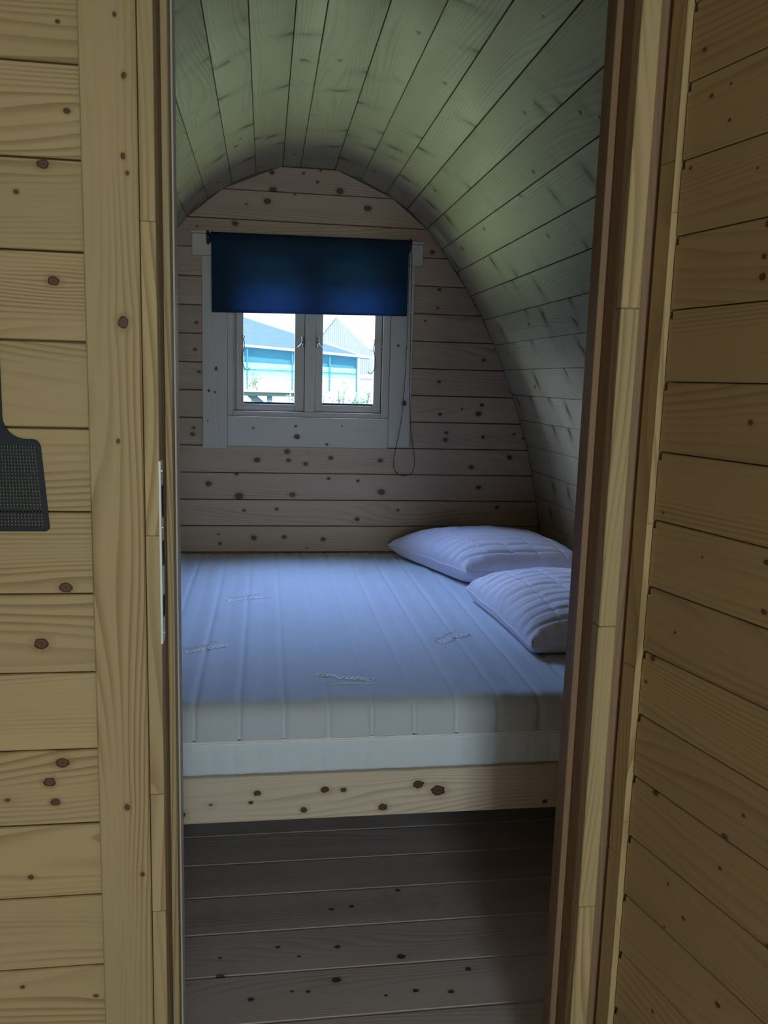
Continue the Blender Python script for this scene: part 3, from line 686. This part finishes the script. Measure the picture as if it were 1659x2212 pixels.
tag(bmobj('bead_chain', bm, M['chain'], rb, smooth=True), kind='stuff')

# ------------------------------------------------------------------ bed
bed = empty('bed_frame', (XC, 2.7, 0.25), label='built-in pine bed frame spanning the end of the pod under the mattress', cat='bed')
bx0, bx1 = arc_x(0.35, -1) + 0.004, arc_x(0.35, 1) - 0.004
boxobj('front_rail', bx0, bx1, 1.850, 1.878, 0.254, 0.368, 'bed', bed, 0.002, knots=[(x, 1.85, z, r) for x, z, r in K_RAIL])
boxobj('back_rail', bx0, bx1, 3.572, 3.598, 0.254, 0.350, 'bed', bed, 0.002)
for (a, b) in ((bx0, bx0 + 0.028), (bx1 - 0.028, bx1)): boxobj('side_rail', a, b, 1.8785, 3.5715, 0.254, 0.349, 'bed', bed, 0.002)
for k in range(22):
    x = bx0 + 0.06 + k * (bx1 - bx0 - 0.19) / 21
    boxobj('slat', x, x + 0.07, 1.8785, 3.5985, 0.3503, 0.368, 'bed', bed, 0.002)

mt = empty('mattress', (XC, 2.7, 0.37), label='white quilted mattress with embroidered bamboo motifs on the bed', cat='mattress')
MX0, MX1, MY0, MY1, MZ0, MZ1 = arc_x(0.45, -1) + 0.012, arc_x(0.45, 1) - 0.012, 1.862, 3.585, 0.3695, 0.540
ZP = 0.452          # piping height
def seamf(x, x0, pitch, w):
    u = (x - x0) / pitch; return math.exp(-(((u - round(u)) * pitch) / w) ** 2)
def quilt_top(x, y):
    d = seamf(x, 0.048, 0.1045, 0.006); u = (x - 0.048) / 0.1045; bul = math.cos(math.pi * (u - round(u))) 
    wv = mn.noise(Vector((x * 5, y * 4, 0.3))) * 0.004 + mn.noise(Vector((x * 18, y * 14, 2.3))) * 0.0012
    return -0.0055 * d + 0.0035 * bul + wv
prof = []   # (y, z, ny, nz, kind) from back bottom over the top to the front piping
rad_ = 0.045
for z in (ZP + 0.004, 0.48): prof.append((MY1, z, 1, 0))
for k in range(7):
    a = math.pi / 2 * k / 6; prof.append((MY1 - 0.03 + 0.03 * math.cos(a), MZ1 - 0.03 + 0.03 * math.sin(a), math.cos(a), math.sin(a)))
n = 90
for k in range(1, n): prof.append((MY1 - 0.03 + (MY0 + rad_ - MY1 + 0.03) * k / n, MZ1, 0, 1))
for k in range(11):
    a = math.pi / 2 * k / 10; prof.append((MY0 + rad_ - rad_ * math.sin(a), MZ1 - rad_ + rad_ * math.cos(a), -math.sin(a), math.cos(a)))
for z in (0.488, 0.481, 0.474, 0.467, 0.461, ZP + 0.004): prof.append((MY0, z, -1, 0))
bm = bmesh.new(); NX = 420; grid = []
for i in range(NX + 1):
    x = MX0 + (MX1 - MX0) * i / NX; row = []
    e = min(x - MX0, MX1 - x); er = 0.03
    drop = 0 if e > er else er - math.sqrt(max(0, er * er - (er - e) ** 2))
    for (y, z, ny, nz) in prof:
        q = quilt_top(x, y)
        fr = 1.0 if ny < -0.5 else 0.0
        zz = z + nz * q - (drop if nz > 0.01 else drop * max(0, (z - ZP) / (MZ1 - ZP)))
        yy = y + ny * (q * 1.2 + 0.002 - 0.004 * seamf(x, 0.048, 0.1045, 0.0035) * fr)
        row.append(bm.verts.new((x, yy, zz)))
    grid.append(row)
for i in range(NX):
    for j in range(len(prof) - 1): bm.faces.new((grid[i][j], grid[i + 1][j], grid[i + 1][j + 1], grid[i][j + 1]))
bm.faces.new([grid[0][j] for j in range(len(prof))][::-1]); bm.faces.new([grid[-1][j] for j in range(len(prof))])
bm.faces.new([grid[i][0] for i in range(NX + 1)] + [grid[i][-1] for i in range(NX, -1, -1)]) if False else None
bmobj('cover', bm, M['cover'], mt, smooth=True)
bm = bmesh.new(); grid = []
for i in range(NX + 1):
    x = MX0 + (MX1 - MX0) * i / NX; row = []
    d = seamf(x, -0.070, 0.1035, 0.0045); u = (x + 0.070) / 0.1035; b = abs(math.cos(math.pi * (u - round(u)))) ** 0.5
    for k in range(13):
        f = k / 12; z = MZ0 + (ZP - 0.004 - MZ0) * f
        puff = 0.010 * math.sin(math.pi * (0.12 + 0.76 * f)) * (0.35 + 0.65 * b) - 0.004 * d * math.sin(math.pi * f)
        puff += 0.0015 * mn.noise(Vector((x * 30, z * 30, 0)))
        row.append(bm.verts.new((x, MY0 + 0.004 - puff, z)))
    row.append(bm.verts.new((x, MY1, ZP - 0.004))); row.append(bm.verts.new((x, MY1, MZ0)))
    grid.append(row)
for i in range(NX):
    for j in range(len(grid[0])): k = (j + 1) % len(grid[0]); bm.faces.new((grid[i][j], grid[i + 1][j], grid[i + 1][k], grid[i][k]))
bm.faces.new(grid[0]); bm.faces.new(grid[-1][::-1])
bmobj('side_border', bm, M['border'], mt, smooth=True)
bm = bmesh.new(); pp = []
for k in range(121):
    x = MX0 + (MX1 - MX0) * k / 120; pp.append((x, MY0 - 0.001, ZP + 0.0007 * math.sin(k * 1.3)))
tube(bm, pp, 0.0035, 8); tube(bm, [(p[0], p[1] + 0.0012, p[2] - 0.006) for p in pp], 0.0022, 6)
bmobj('zip_piping', bm, M['thread'], mt, smooth=True)
# embroidered motifs: the word with a spray of leaves, stitched on the top
def embroidery(cx_, cy_, rot, size, text='bamboo'):
    cu = bpy.data.curves.new('t', 'FONT'); cu.body = text; cu.size = size; cu.align_x = 'CENTER'; cu.shear = 0.25
    cu.offset = 0.0011; cu.extrude = 0.0006; cu.resolution_u = 3
    to = bpy.data.objects.new('t', cu); COL.objects.link(to)
    dg = bpy.context.evaluated_depsgraph_get(); me = bpy.data.meshes.new_from_object(to.evaluated_get(dg))
    bpy.data.objects.remove(to, do_unlink=True)
    bm = bmesh.new(); bm.from_mesh(me)
    def blade(x0, y0, ang, L, w=0.006):
        pts = []
        for k in range(7):
            f = k / 6; pts.append((x0 + math.cos(ang) * L * f - math.sin(ang) * w * math.sin(math.pi * f), y0 + math.sin(ang) * L * f + math.cos(ang) * w * math.sin(math.pi * f), 0))
        for k in range(5, -1, -1):
            f = k / 6; pts.append((x0 + math.cos(ang) * L * f + math.sin(ang) * w * math.sin(math.pi * f), y0 + math.sin(ang) * L * f - math.cos(ang) * w * math.sin(math.pi * f), 0))
        tube(bm, pts, 0.0008, 4, closed=True)
    s = size / 0.05
    for (x0, y0, a, L) in ((-.02, .052, 10, .05), (-.02, .052, 165, .045), (-.03, .050, 140, .04), (-.01, .05, 35, .05), (.01, .056, 5, .06), (-.055, .035, 200, .035)):
        blade(x0 * s, y0 * s, math.radians(a), L * s, 0.005 * s)
    tube(bm, [(-0.075 * s, 0.040 * s, 0), (-0.04 * s, 0.046 * s, 0), (0, 0.052 * s, 0), (0.04 * s, 0.062 * s, 0)], 0.0009, 4)
    c, s2 = math.cos(rot), math.sin(rot)
    for v in bm.verts:
        x = cx_ + v.co.x * c - v.co.y * s2; y = cy_ + v.co.x * s2 + v.co.y * c
        v.co = Vector((x, y, MZ1 + quilt_top(x, y) + 0.0012 + v.co.z * 0.6))
    bmobj('embroidery', bm, M['thread'], mt)
embroidery(0.215, 2.035, math.radians(180 - 22), 0.048)
embroidery(0.575, 2.325, math.radians(38), 0.045)
embroidery(-0.155, 2.27, math.radians(32), 0.040)
embroidery(-0.05, 2.80, math.radians(22), 0.045)

# ------------------------------------------------------------------ pillows
def pillow(label, corners, T, ztip, ztip2, seed, lift=0.0, q1=13, q2=5):
    """corners BL, BR, FL, FR (x, y); u runs left to right, v back to front"""
    cxm = sum(c[0] for c in corners) / 4; cym = sum(c[1] for c in corners) / 4
    root = empty('pillow', (cxm, cym, 0.54), label=label, cat='pillow')
    N = 96; BL, BR, FL, FR = [Vector(c) for c in corners]
    def P(u, v):
        u0, v0 = (u + 1) / 2, (v + 1) / 2
        # concave sides between pulled-out corners
        pu = u * (1 - 0.05 * (1 - v * v)); pv = v * (1 - 0.045 * (1 - u * u))
        a, b = (pu + 1) / 2, (pv + 1) / 2
        p = BL * (1 - a) * (1 - b) + BR * a * (1 - b) + FL * (1 - a) * b + FR * a * b
        e = max(0.0, (1 - abs(u) ** 3.0)) * max(0.0, (1 - abs(v) ** 3.0))
        t = T * e ** 0.42
        edge = ztip + (ztip2 - ztip) * b + lift * a
        return p, t, edge, e
    bm = bmesh.new(); G = {}
    for side in (1, -1):
        for i in range(N + 1):
            for j in range(N + 1):
                u = -math.cos(math.pi * i / N) if False else (2 * i / N - 1); v = 2 * j / N - 1
                u = math.sin(u * math.pi / 2) * 0.6 + u * 0.4; v = math.sin(v * math.pi / 2) * 0.6 + v * 0.4
                if side < 0 and (i in (0, N) or j in (0, N)): G[side, i, j] = G[1, i, j]; continue
                p, t, edge, e = P(u, v)
                if side > 0:
                    z = edge + t * 0.74
                    if e > 0.002:
                        ee = min(1.0, e * 5)
                        g1 = ((u + 1) / 2 * q2) % 1; g2 = ((v + 1) / 2 * q1 + 0.25 * mn.noise(Vector((u * 2, v * 3, seed)))) % 1
                        a1 = math.exp(-((min(g1, 1 - g1)) / 0.035) ** 2); a2 = math.exp(-((min(g2, 1 - g2)) / 0.10) ** 2)
                        z -= ee * (0.0062 * a1 + 0.0060 * a2)
                        # gathers near the seam
                        z += (1 - ee) * 0.004 * math.sin((v if abs(u) > abs(v) else u) * 34 + 3 * mn.noise(Vector((u * 4, v * 4, seed))))
                    z += 0.006 * mn.noise(Vector((p.x * 9, p.y * 9, seed))) + 0.0025 * mn.noise(Vector((p.x * 26, p.y * 26, seed + 3)))
                else:
                    z = max(0.551, edge - t * 0.62)
                G[side, i, j] = bm.verts.new((p.x, p.y, z))
    for side in (1, -1):
        for i in range(N):
            for j in range(N):
                f = (G[side, i, j], G[side, i + 1, j], G[side, i + 1, j + 1], G[side, i, j + 1])
                bm.faces.new(f)
    bmobj('pillowcase', bm, M['pillow'], root, smooth=True)
    pts = []
    ed = [(-1 + 2 * k / 40, -1) for k in range(40)] + [(1, -1 + 2 * k / 40) for k in range(40)] + [(1 - 2 * k / 40, 1) for k in range(40)] + [(-1, 1 - 2 * k / 40) for k in range(40)]
    for u, v in ed:
        p, t, edge, e = P(u, v); pts.append((p.x, p.y, edge + 0.001 + 0.006 * mn.noise(Vector((p.x * 9, p.y * 9, seed)))))
    bm = bmesh.new(); tube(bm, pts, 0.0022, 6, closed=True); bmobj('seam', bm, M['pillow'], root, smooth=True)
    return root
pillow('puffy white quilted pillow at the back against the end wall', [(0.535, 3.53), (1.205, 3.555), (0.745, 2.93), (1.235, 2.90)], 0.155, 0.585, 0.600, 1.7)
pillow('white quilted pillow in front, nearest the doorway on the right of the bed', [(0.705, 2.78), (1.215, 2.86), (0.745, 2.155), (1.245, 2.12)], 0.150, 0.580, 0.565, 6.1)

# ------------------------------------------------------------------ fly swatter on the partition
fs = empty('fly_swatter', (-0.357, 1.18, 1.08), label='dark plastic fly swatter with a perforated head hanging on the left plank wall', cat='fly swatter')
SX = -0.3575; yb, yf = 1.1860, 1.1892
def swat_half(z):
    # half width of the head at height z (flares slightly downwards)
    return 0.0525 + (1.205 - z) / 0.126 * 0.0085
bm = bmesh.new()
out = []
zb, zt = 1.0795, 1.2075
def arcp(cx_, cz_, r, a0, a1, n=6): return [(cx_ + r * math.cos(math.radians(a0 + (a1 - a0) * k / n)), cz_ + r * math.sin(math.radians(a0 + (a1 - a0) * k / n))) for k in range(n + 1)]
hw_b, hw_t = swat_half(zb), swat_half(zt)
right = arcp(hw_b - 0.006, zb + 0.006, 0.006, -90, 0) + arcp(hw_t - 0.010, zt - 0.010, 0.010, 0, 90) + arcp(0.0045 + 0.030, zt + 0.030, 0.030, -90, -180, 8) + [(0.0045, 1.50), (0.0045, 1.56)]
outer = right + [(-x, z) for x, z in right[::-1]]
izb, izt = zb + 0.0065, zt - 0.0085
inner = [(swat_half(izb) - 0.0065, izb), (swat_half(izt) - 0.0065, izt), (-(swat_half(izt) - 0.0065), izt), (-(swat_half(izb) - 0.0065), izb)]
# solid collar and handle above the grid
col_ = [(x, z) for x, z in right if z > izt]; col_ = [(swat_half(izt), izt)] + col_
collar = col_ + [(-x, z) for x, z in col_[::-1]]
def slab(bm, poly, y0, y1):
    f = [bm.verts.new((SX + x, y0, z)) for x, z in poly]; g = [bm.verts.new((SX + x, y1, z)) for x, z in poly]
    bm.faces.new(f); bm.faces.new(g[::-1]); n = len(poly)
    for i in range(n): bm.faces.new((f[i], f[(i + 1) % n], g[(i + 1) % n], g[i]))
slab(bm, collar, yb, yf)
bmobj('handle', bm, M['navy'], fs)
bm = bmesh.new()
for s_ in (1, -1):
    rim = [(s_ * (swat_half(izt)), izt - 0.0002), (s_ * (swat_half(izt) - 0.0065), izt - 0.0002), (s_ * (swat_half(zb) - 0.0065), izb), (s_ * 0.0, izb), (s_ * 0.0, zb)] + ([(s_ * x, z) for x, z in arcp(hw_b - 0.006, zb + 0.006, 0.006, -90, 0)])
    slab(bm, rim, yb, yf)
bmobj('rim', bm, M['navy'], fs)
bm = bmesh.new(); NB = 24
for k in range(NB + 1):
    f = k / NB * 2 - 1
    xa, xb = f * (swat_half(izb) - 0.0065), f * (swat_half(izt) - 0.0065)
    q = 0.00115
    slab(bm, [(xa - q, izb), (xa + q, izb), (xb + q, izt), (xb - q, izt)], yb + 0.0004, yf - 0.0012)
for k in range(25):
    z = izb + (izt - izb) * k / 24; h = swat_half(z) - 0.0065
    slab(bm, [(-h, z - 0.0011), (h, z - 0.0011), (h, z + 0.0011), (-h, z + 0.0011)], yb + 0.0006, yf - 0.0016)
tag(bmobj('mesh_grid', bm, M['navy'], fs), kind='stuff')
bm = bmesh.new(); cyl(bm, (SX, 1.168, 1.548), (SX, 1.1895, 1.548), 0.002, 8); bmobj('hanging_nail', bm, M['chrome'], fs)

# ------------------------------------------------------------------ outside, seen through the window
def groundz(y): return -0.32 + 0.0132 * max(0.0, y - 4)
def mat_grass():
    s = NT('lawn'); P = s.n('ShaderNodeTexCoord').outputs['Object']
    a = s.noise(P, 0.8, 4.0); b = s.noise(P, 9.0, 3.0)
    c = s.mix(s.step(a, 0.35, 0.65), (0.10, 0.22, 0.05), (0.18, 0.28, 0.08)); c = s.mix(s.step(b, 0.4, 0.7, 0, 0.5), c, (0.28, 0.30, 0.14))
    s.bsdf(c, 0.9, bump=b, bdist=0.05); return s.m
def mat_gravel():
    s = NT('pale_gravel'); P = s.n('ShaderNodeTexCoord').outputs['Object']
    a = s.noise(P, 1.0, 3.0); b = s.noise(P, 25.0, 3.0)
    c = s.mix(s.step(b, 0.35, 0.65), (0.70, 0.68, 0.64), (0.9, 0.88, 0.84)); s.bsdf(c, 0.9, bump=b, bdist=0.02); return s.m
def gsheet(name, x0, x1, y0, y1, dz, mat, kind='structure', label=None, cat=None):
    bm = bmesh.new(); n = 30; rows = []
    for j in range(n + 1):
        y = y0 + (y1 - y0) * j / n; rows.append([bm.verts.new((x0 + (x1 - x0) * i / 12, y, groundz(y) + dz + 0.02 * mn.noise(Vector((i, y * 0.4, 0))))) for i in range(13)])
    for j in range(n):
        for i in range(12): bm.faces.new((rows[j][i], rows[j][i + 1], rows[j + 1][i + 1], rows[j + 1][i]))
    lo = [bm.verts.new((v.co.x, v.co.y, v.co.z - 0.4)) for v in (rows[0][0], rows[0][-1], rows[-1][-1], rows[-1][0])]
    bm.faces.new(lo[::-1])
    o = bmobj(name, bm, mat, None); tag(o, label, cat, kind=kind); return o
gsheet('ground', -60, 90, -8, 27, 0, mat_grass())
gsheet('yard', -60, 90, 27.001, 170, 0.0, mat_gravel())

def mat_corr(name, c1, c2, scale, axis):
    s = NT(name); P = s.n('ShaderNodeTexCoord').outputs['Object']
    xyz = s.n('ShaderNodeSeparateXYZ'); s.l(P, xyz.inputs[0])
    b = s.noise(P, 2.0, 3.0); c = s.mix(s.step(b, 0.3, 0.7), c1, c2); s.bsdf(c, 0.55); return s.m
M['roofing'] = mat_corr('blue_grey_sheet', (0.22, 0.34, 0.72), (0.25, 0.37, 0.76), 1, 0)
M['teal'] = simple('teal_net', (0.11, 0.37, 0.50), 0.8)
M['mint'] = simple('mint_curtain', (0.50, 0.98, 0.74), 0.8)
M['cream'] = simple('cream_render', (0.90, 0.88, 0.84), 0.8)
M['grey'] = simple('grey_cladding', (0.44, 0.52, 0.58), 0.7)
M['white'] = simple('white_sheet', (0.86, 0.90, 0.92), 0.6)
M['timber'] = simple('weathered_timber', (0.32, 0.42, 0.58), 0.8)

# near barn (its front runs almost parallel to the end wall, 60 m away)
F60 = 60.0 / 28.0
def far(x, z): return x * F60, (z - 1.3) * F60 + 1.3
barn = empty('barn', (3.0, 62, 0.4), label='low barn with blue-grey corrugated roof and green curtain wall, across the yard', cat='barn')
xl, xr = -9.0, 3.06 * F60
def eave_z(x): return (2.29 - 1.3 - (x / F60) * 0.060) * F60 + 1.3
ybf = 60.0
bm = bmesh.new(); box(bm, xl, xr, ybf, ybf + 9, groundz(60) - 0.3, 1.22); bmobj('plinth_wall', bm, M['cream'], barn)
bm = bmesh.new(); box(bm, xl, xr, ybf - 0.10, ybf - 0.01, 1.235, 1.32); bmobj('ledge', bm, M['cream'], barn)
# mint curtain with folds, teal net above
def curtain(name, x0, x1, z0f, z1f, y, amp, mat, n=160):
    bm = bmesh.new(); g = []
    for i in range(n + 1):
        x = x0 + (x1 - x0) * i / n
        yy = [y + amp * mn.noise(Vector((x * 1.6, k, 0))) for k in range(4)]
        g.append([bm.verts.new((x, yy[k], z0f(x) + (z1f(x) - z0f(x)) * k / 3)) for k in range(4)] + [bm.verts.new((x, y + 0.25, z1f(x))), bm.verts.new((x, y + 0.25, z0f(x)))])
    for i in range(n):
        for k in range(6): bm.faces.new((g[i][k], g[i + 1][k], g[i + 1][(k + 1) % 6], g[i][(k + 1) % 6]))
    bm.faces.new(g[0]); bm.faces.new(g[-1][::-1]); bmobj(name, bm, mat, barn)
zm = lambda x: (1.752 - 1.3 - (x / F60) * 0.030) * F60 + 1.3
curtain('lower_curtain', xl, xr, lambda x: 1.34, zm, ybf + 0.02, 0.10, M['mint'])
curtain('upper_net', xl, xr, zm, lambda x: eave_z(x) - 0.12, ybf + 0.30, 0.03, M['teal'])
bm = bmesh.new(); tube(bm, [(xl, ybf - 0.08, (zm(xl) + 1.3) / 2 + 0.02), (xr, ybf - 0.08, (zm(xr) + 1.3) / 2 + 0.02)], 0.035, 6); bmobj('curtain_pole', bm, M['teal'], barn)
for x in (-4.2, -1.27, 1.9, 4.55, 6.5):
    bm = bmesh.new(); box(bm, x - 0.05, x + 0.05, ybf - 0.18, ybf - 0.08, groundz(60), eave_z(x) - 0.1); bmobj('post', bm, M['teal'], barn)
bm = bmesh.new(); tube(bm, [(xl, ybf - 0.35, eave_z(xl) - 0.06), (7.5, ybf - 0.35, eave_z(7.5) - 0.06)], 0.09, 8); bmobj('gutter', bm, M['cream'], barn)
# roof: hipped plane whose top line falls towards the right-hand corner
def roofpt(a, b): # a along the eave 0..1, b up the slope 0..1
    e = Vector((xl + (7.5 - xl) * a, ybf - 0.4, 0)); e.z = eave_z(e.x)
    xt = xl + (7.3 - xl) * a; t = Vector((xt, ybf + 4.5, (3.02 - 1.3 - (xt / F60) * 0.289) * (64.5 / 28) + 1.3))
    t.x = xt * 64.5 / 60
    return e.lerp(t, b)
bm = bmesh.new(); g = {}
NA, NBb = 24, 64
for a in range(NA + 1):
    for b in range(NBb + 1):
        p = roofpt(a / NA, b / NBb); g[a, b] = bm.verts.new(p + Vector((0, 0, 0.045 * math.cos(math.pi * b))) * (1 - a / NA))
for a in range(NA):
    for b in range(NBb): bm.faces.new((g[a, b], g[a + 1, b], g[a + 1, b + 1], g[a, b + 1]))
low = [bm.verts.new(roofpt(a, b) - Vector((0, 0, 0.12))) for a, b in ((0, 0), (1, 0), (1, 1), (0, 1))]; bm.faces.new(low)
bmobj('roof', bm, M['roofing'], barn)
bm = bmesh.new(); tube(bm, [roofpt(0, 1) + Vector((0, 0, 0.05)), roofpt(1, 1)], 0.09, 6); bmobj('ridge_trim', bm, M['cream'], barn)
bm = bmesh.new(); tube(bm, [(6.6, ybf - 0.3, eave_z(6.6) - 0.2), (6.62, ybf - 0.3, groundz(60))], 0.10, 8); bmobj('downpipe', bm, M['white'], barn)

# tall gabled barn behind
FB = 95.0 / 45.0
def fb(x, z): return x * FB, (z - 1.3) * FB + 1.3
tb = empty('barn', (8.5, 95, 0.9), label='tall gabled barn with vertical grey cladding, rising behind the green-walled one', cat='barn')
ap = fb(3.838, 4.72); le = fb(2.95, 3.60); re = fb(5.85, 2.93); zg = groundz(95)
bm = bmesh.new(); poly = [(le[0], zg), (re[0], zg), re, ap, le]
f = [bm.verts.new((x, 95.2, z)) for x, z in poly]; g_ = [bm.verts.new((x, 96, z)) for x, z in poly]
bm.faces.new(f); bm.faces.new(g_[::-1])
for i in range(5): bm.faces.new((f[i], f[(i + 1) % 5], g_[(i + 1) % 5], g_[i]))
bmobj('gable_wall', bm, M['white'], tb)
k = 0; x = le[0] + 0.05
while x < re[0] - 0.1:
    ztop = (le[1] + (ap[1] - le[1]) * (x + 0.07 - le[0]) / (ap[0] - le[0])) if x < ap[0] else (ap[1] + (re[1] - ap[1]) * (x + 0.07 - ap[0]) / (re[0] - ap[0]))
    boxobj('cladding_board', x, x + 0.14, 95.08, 95.19, max(zg, 1.8), ztop - 0.06, M['grey'], tb, 0.0, along='z'); x += 0.235
def slabz(name, pts, thick, mat, parent):
    bm = bmesh.new(); a = [bm.verts.new(p) for p in pts]; b = [bm.verts.new(Vector(p) - Vector((0, 0, thick))) for p in pts]
    bm.faces.new(a); bm.faces.new(b[::-1]); n = len(pts)
    for i in range(n): bm.faces.new((a[i], a[(i + 1) % n], b[(i + 1) % n], b[i]))
    return bmobj(name, bm, mat, parent)
A1 = Vector((ap[0], 94.9, ap[1] + 0.12)); E1 = Vector((re[0] + 0.15, 94.9, re[1] - 0.02)); L1 = Vector((le[0] - 0.1, 94.9, le[1] + 0.0))
A2 = A1 + Vector((-16, 5, 0.3)); L2 = L1 + Vector((-16, 2, 0.3)); E2 = E1 + Vector((-9, 26, 0))
slabz('roof', [A1, E1, E2, A2], 0.14, M['white'], tb)
slabz('roof', [A1, A2, L2, L1], 0.14, M['white'], tb)
for k in range(18):
    f = (k + 0.5) / 18; p0 = A1.lerp(A2, f); p1 = L1.lerp(L2, f)
    bm = bmesh.new(); tube(bm, [p0 + Vector((0, 0, 0.04)), p1 + Vector((0, 0, 0.04))], 0.07, 5); bmobj('roof_rib', bm, M['grey'], tb)
bm = bmesh.new(); box(bm, re[0] - 2.7, re[0] - 0.1, 94.9, 95.07, 1.45, 1.95); bmobj('sliding_rail', bm, simple('pink_fascia', (0.62, 0.5, 0.56), 0.8), tb)
# far-left silo-like shed beyond the roof
sh = empty('shed', (-2.0, 140, 1), label='pale distant shed showing above the left end of the barn roof', cat='shed')
bm = bmesh.new(); box(bm, -3.4, -0.6, 140, 146, groundz(140), 13.4); bmobj('wall', bm, simple('pale_blue_sheet', (0.50, 0.66, 0.78), 0.8), sh)
slabz('roof', [Vector((-3.7, 139.6, 13.4)), Vector((-0.3, 139.6, 13.4)), Vector((-0.3, 146.4, 14.1)), Vector((-3.7, 146.4, 14.1))], 0.15, M['white'], sh)

# timber work table outside
tbx = empty('table', (-0.2, 20, groundz(20)), label='timber garden table with a slanted leg, left of the shrubs outside', cat='table')
TZ = 1.3 - 0.0152 * 20
boxobj('tabletop', -1.9, 0.88, 19.6, 20.4, TZ - 0.045, TZ, M['cream'], tbx, 0.004)
boxobj('apron', -1.8, 0.80, 19.7, 19.75, TZ - 0.13, TZ - 0.046, M['timber'], tbx, 0.002)
for x in (0.10, -1.6): boxobj('leg', x - 0.06, x + 0.06, 19.8, 19.92, groundz(20), TZ - 0.046, M['timber'], tbx, 0.004)
for s_ in (1, -1):
    bm = bmesh.new(); a = Vector((-0.42, 20.05 + s_ * 0.12, TZ - 0.05)); b = Vector((0.26, 20.05 + s_ * 0.12, TZ - 0.62))
    tube(bm, [a, b], 0.085, 4); bmobj('brace', bm, M['timber'], tbx)
def mat_leaf():
    s = NT('shrub_leaf'); P = s.n('ShaderNodeTexCoord').outputs['Object']; a = s.noise(P, 9.0, 2.0)
    c = s.mix(s.step(a, 0.4, 0.6), (0.30, 0.52, 0.34), (0.62, 0.70, 0.56)); s.bsdf(c, 0.6); return s.m
LEAF = mat_leaf()
def shrub(x, y, top, wid, n, seed, label, dense=0.0):
    rr = random.Random(seed); z0 = groundz(y); root = empty('shrub', (x, y, z0), label=label, cat='shrub')
    bm = bmesh.new(); tips = []
    for k in range(6):
        a = rr.uniform(0, 6.28); q = wid * rr.uniform(0.2, 0.8); h = (top - z0) * rr.uniform(0.75, 1.0)
        pts = [(x, y, z0), (x + q * .35 * math.cos(a), y + q * .35 * math.sin(a), z0 + h * .5), (x + q * math.cos(a), y + q * math.sin(a), z0 + h)]
        tube(bm, pts, [0.012, 0.008, 0.003], 5); tips.append(pts)
    bmobj('stems', bm, simple('stem', (0.30, 0.34, 0.24), 0.8), root)
    bm = bmesh.new()
    for k in range(n):
        p = rr.choice(tips); f = rr.uniform(0.2, 1.05); q = Vector(p[1]).lerp(Vector(p[2]), (f - .5) * 2) if f > .5 else Vector(p[0]).lerp(Vector(p[1]), f * 2)
        q += Vector((rr.gauss(0, wid * .22), rr.gauss(0, wid * .2), rr.gauss(0, wid * .16))); L = rr.uniform(0.03, 0.075)
        d = Vector((rr.uniform(-1, 1), rr.uniform(-1, 1), rr.uniform(-.3, .9))).normalized(); s_ = d.orthogonal().normalized() * L * .35
        vs_ = [bm.verts.new(v) for v in (q, q + d * L * .5 + s_, q + d * L, q + d * L * .5 - s_)]; bm.faces.new(vs_)
    tag(bmobj('foliage', bm, LEAF, root), kind='stuff')
shrub(-0.33, 23.0, 1.42, 0.20, 520, 1, 'small upright green shrub behind the garden table, seen through the left pane')
shrub(0.52, 15.0, 1.06, 0.24, 240, 2, 'sparse pale shrub at the bottom right of the left pane')
shrub(0.98, 15.0, 1.10, 0.24, 190, 3, 'sparse shrub at the bottom left of the right pane')
shrub(1.62, 15.0, 1.17, 0.40, 520, 4, 'bushy pale green shrub at the bottom right of the right pane')
shrub(1.62, 18.0, 1.22, 0.15, 160, 5, 'little dark green shrub behind the bushy one, by the barn wall')
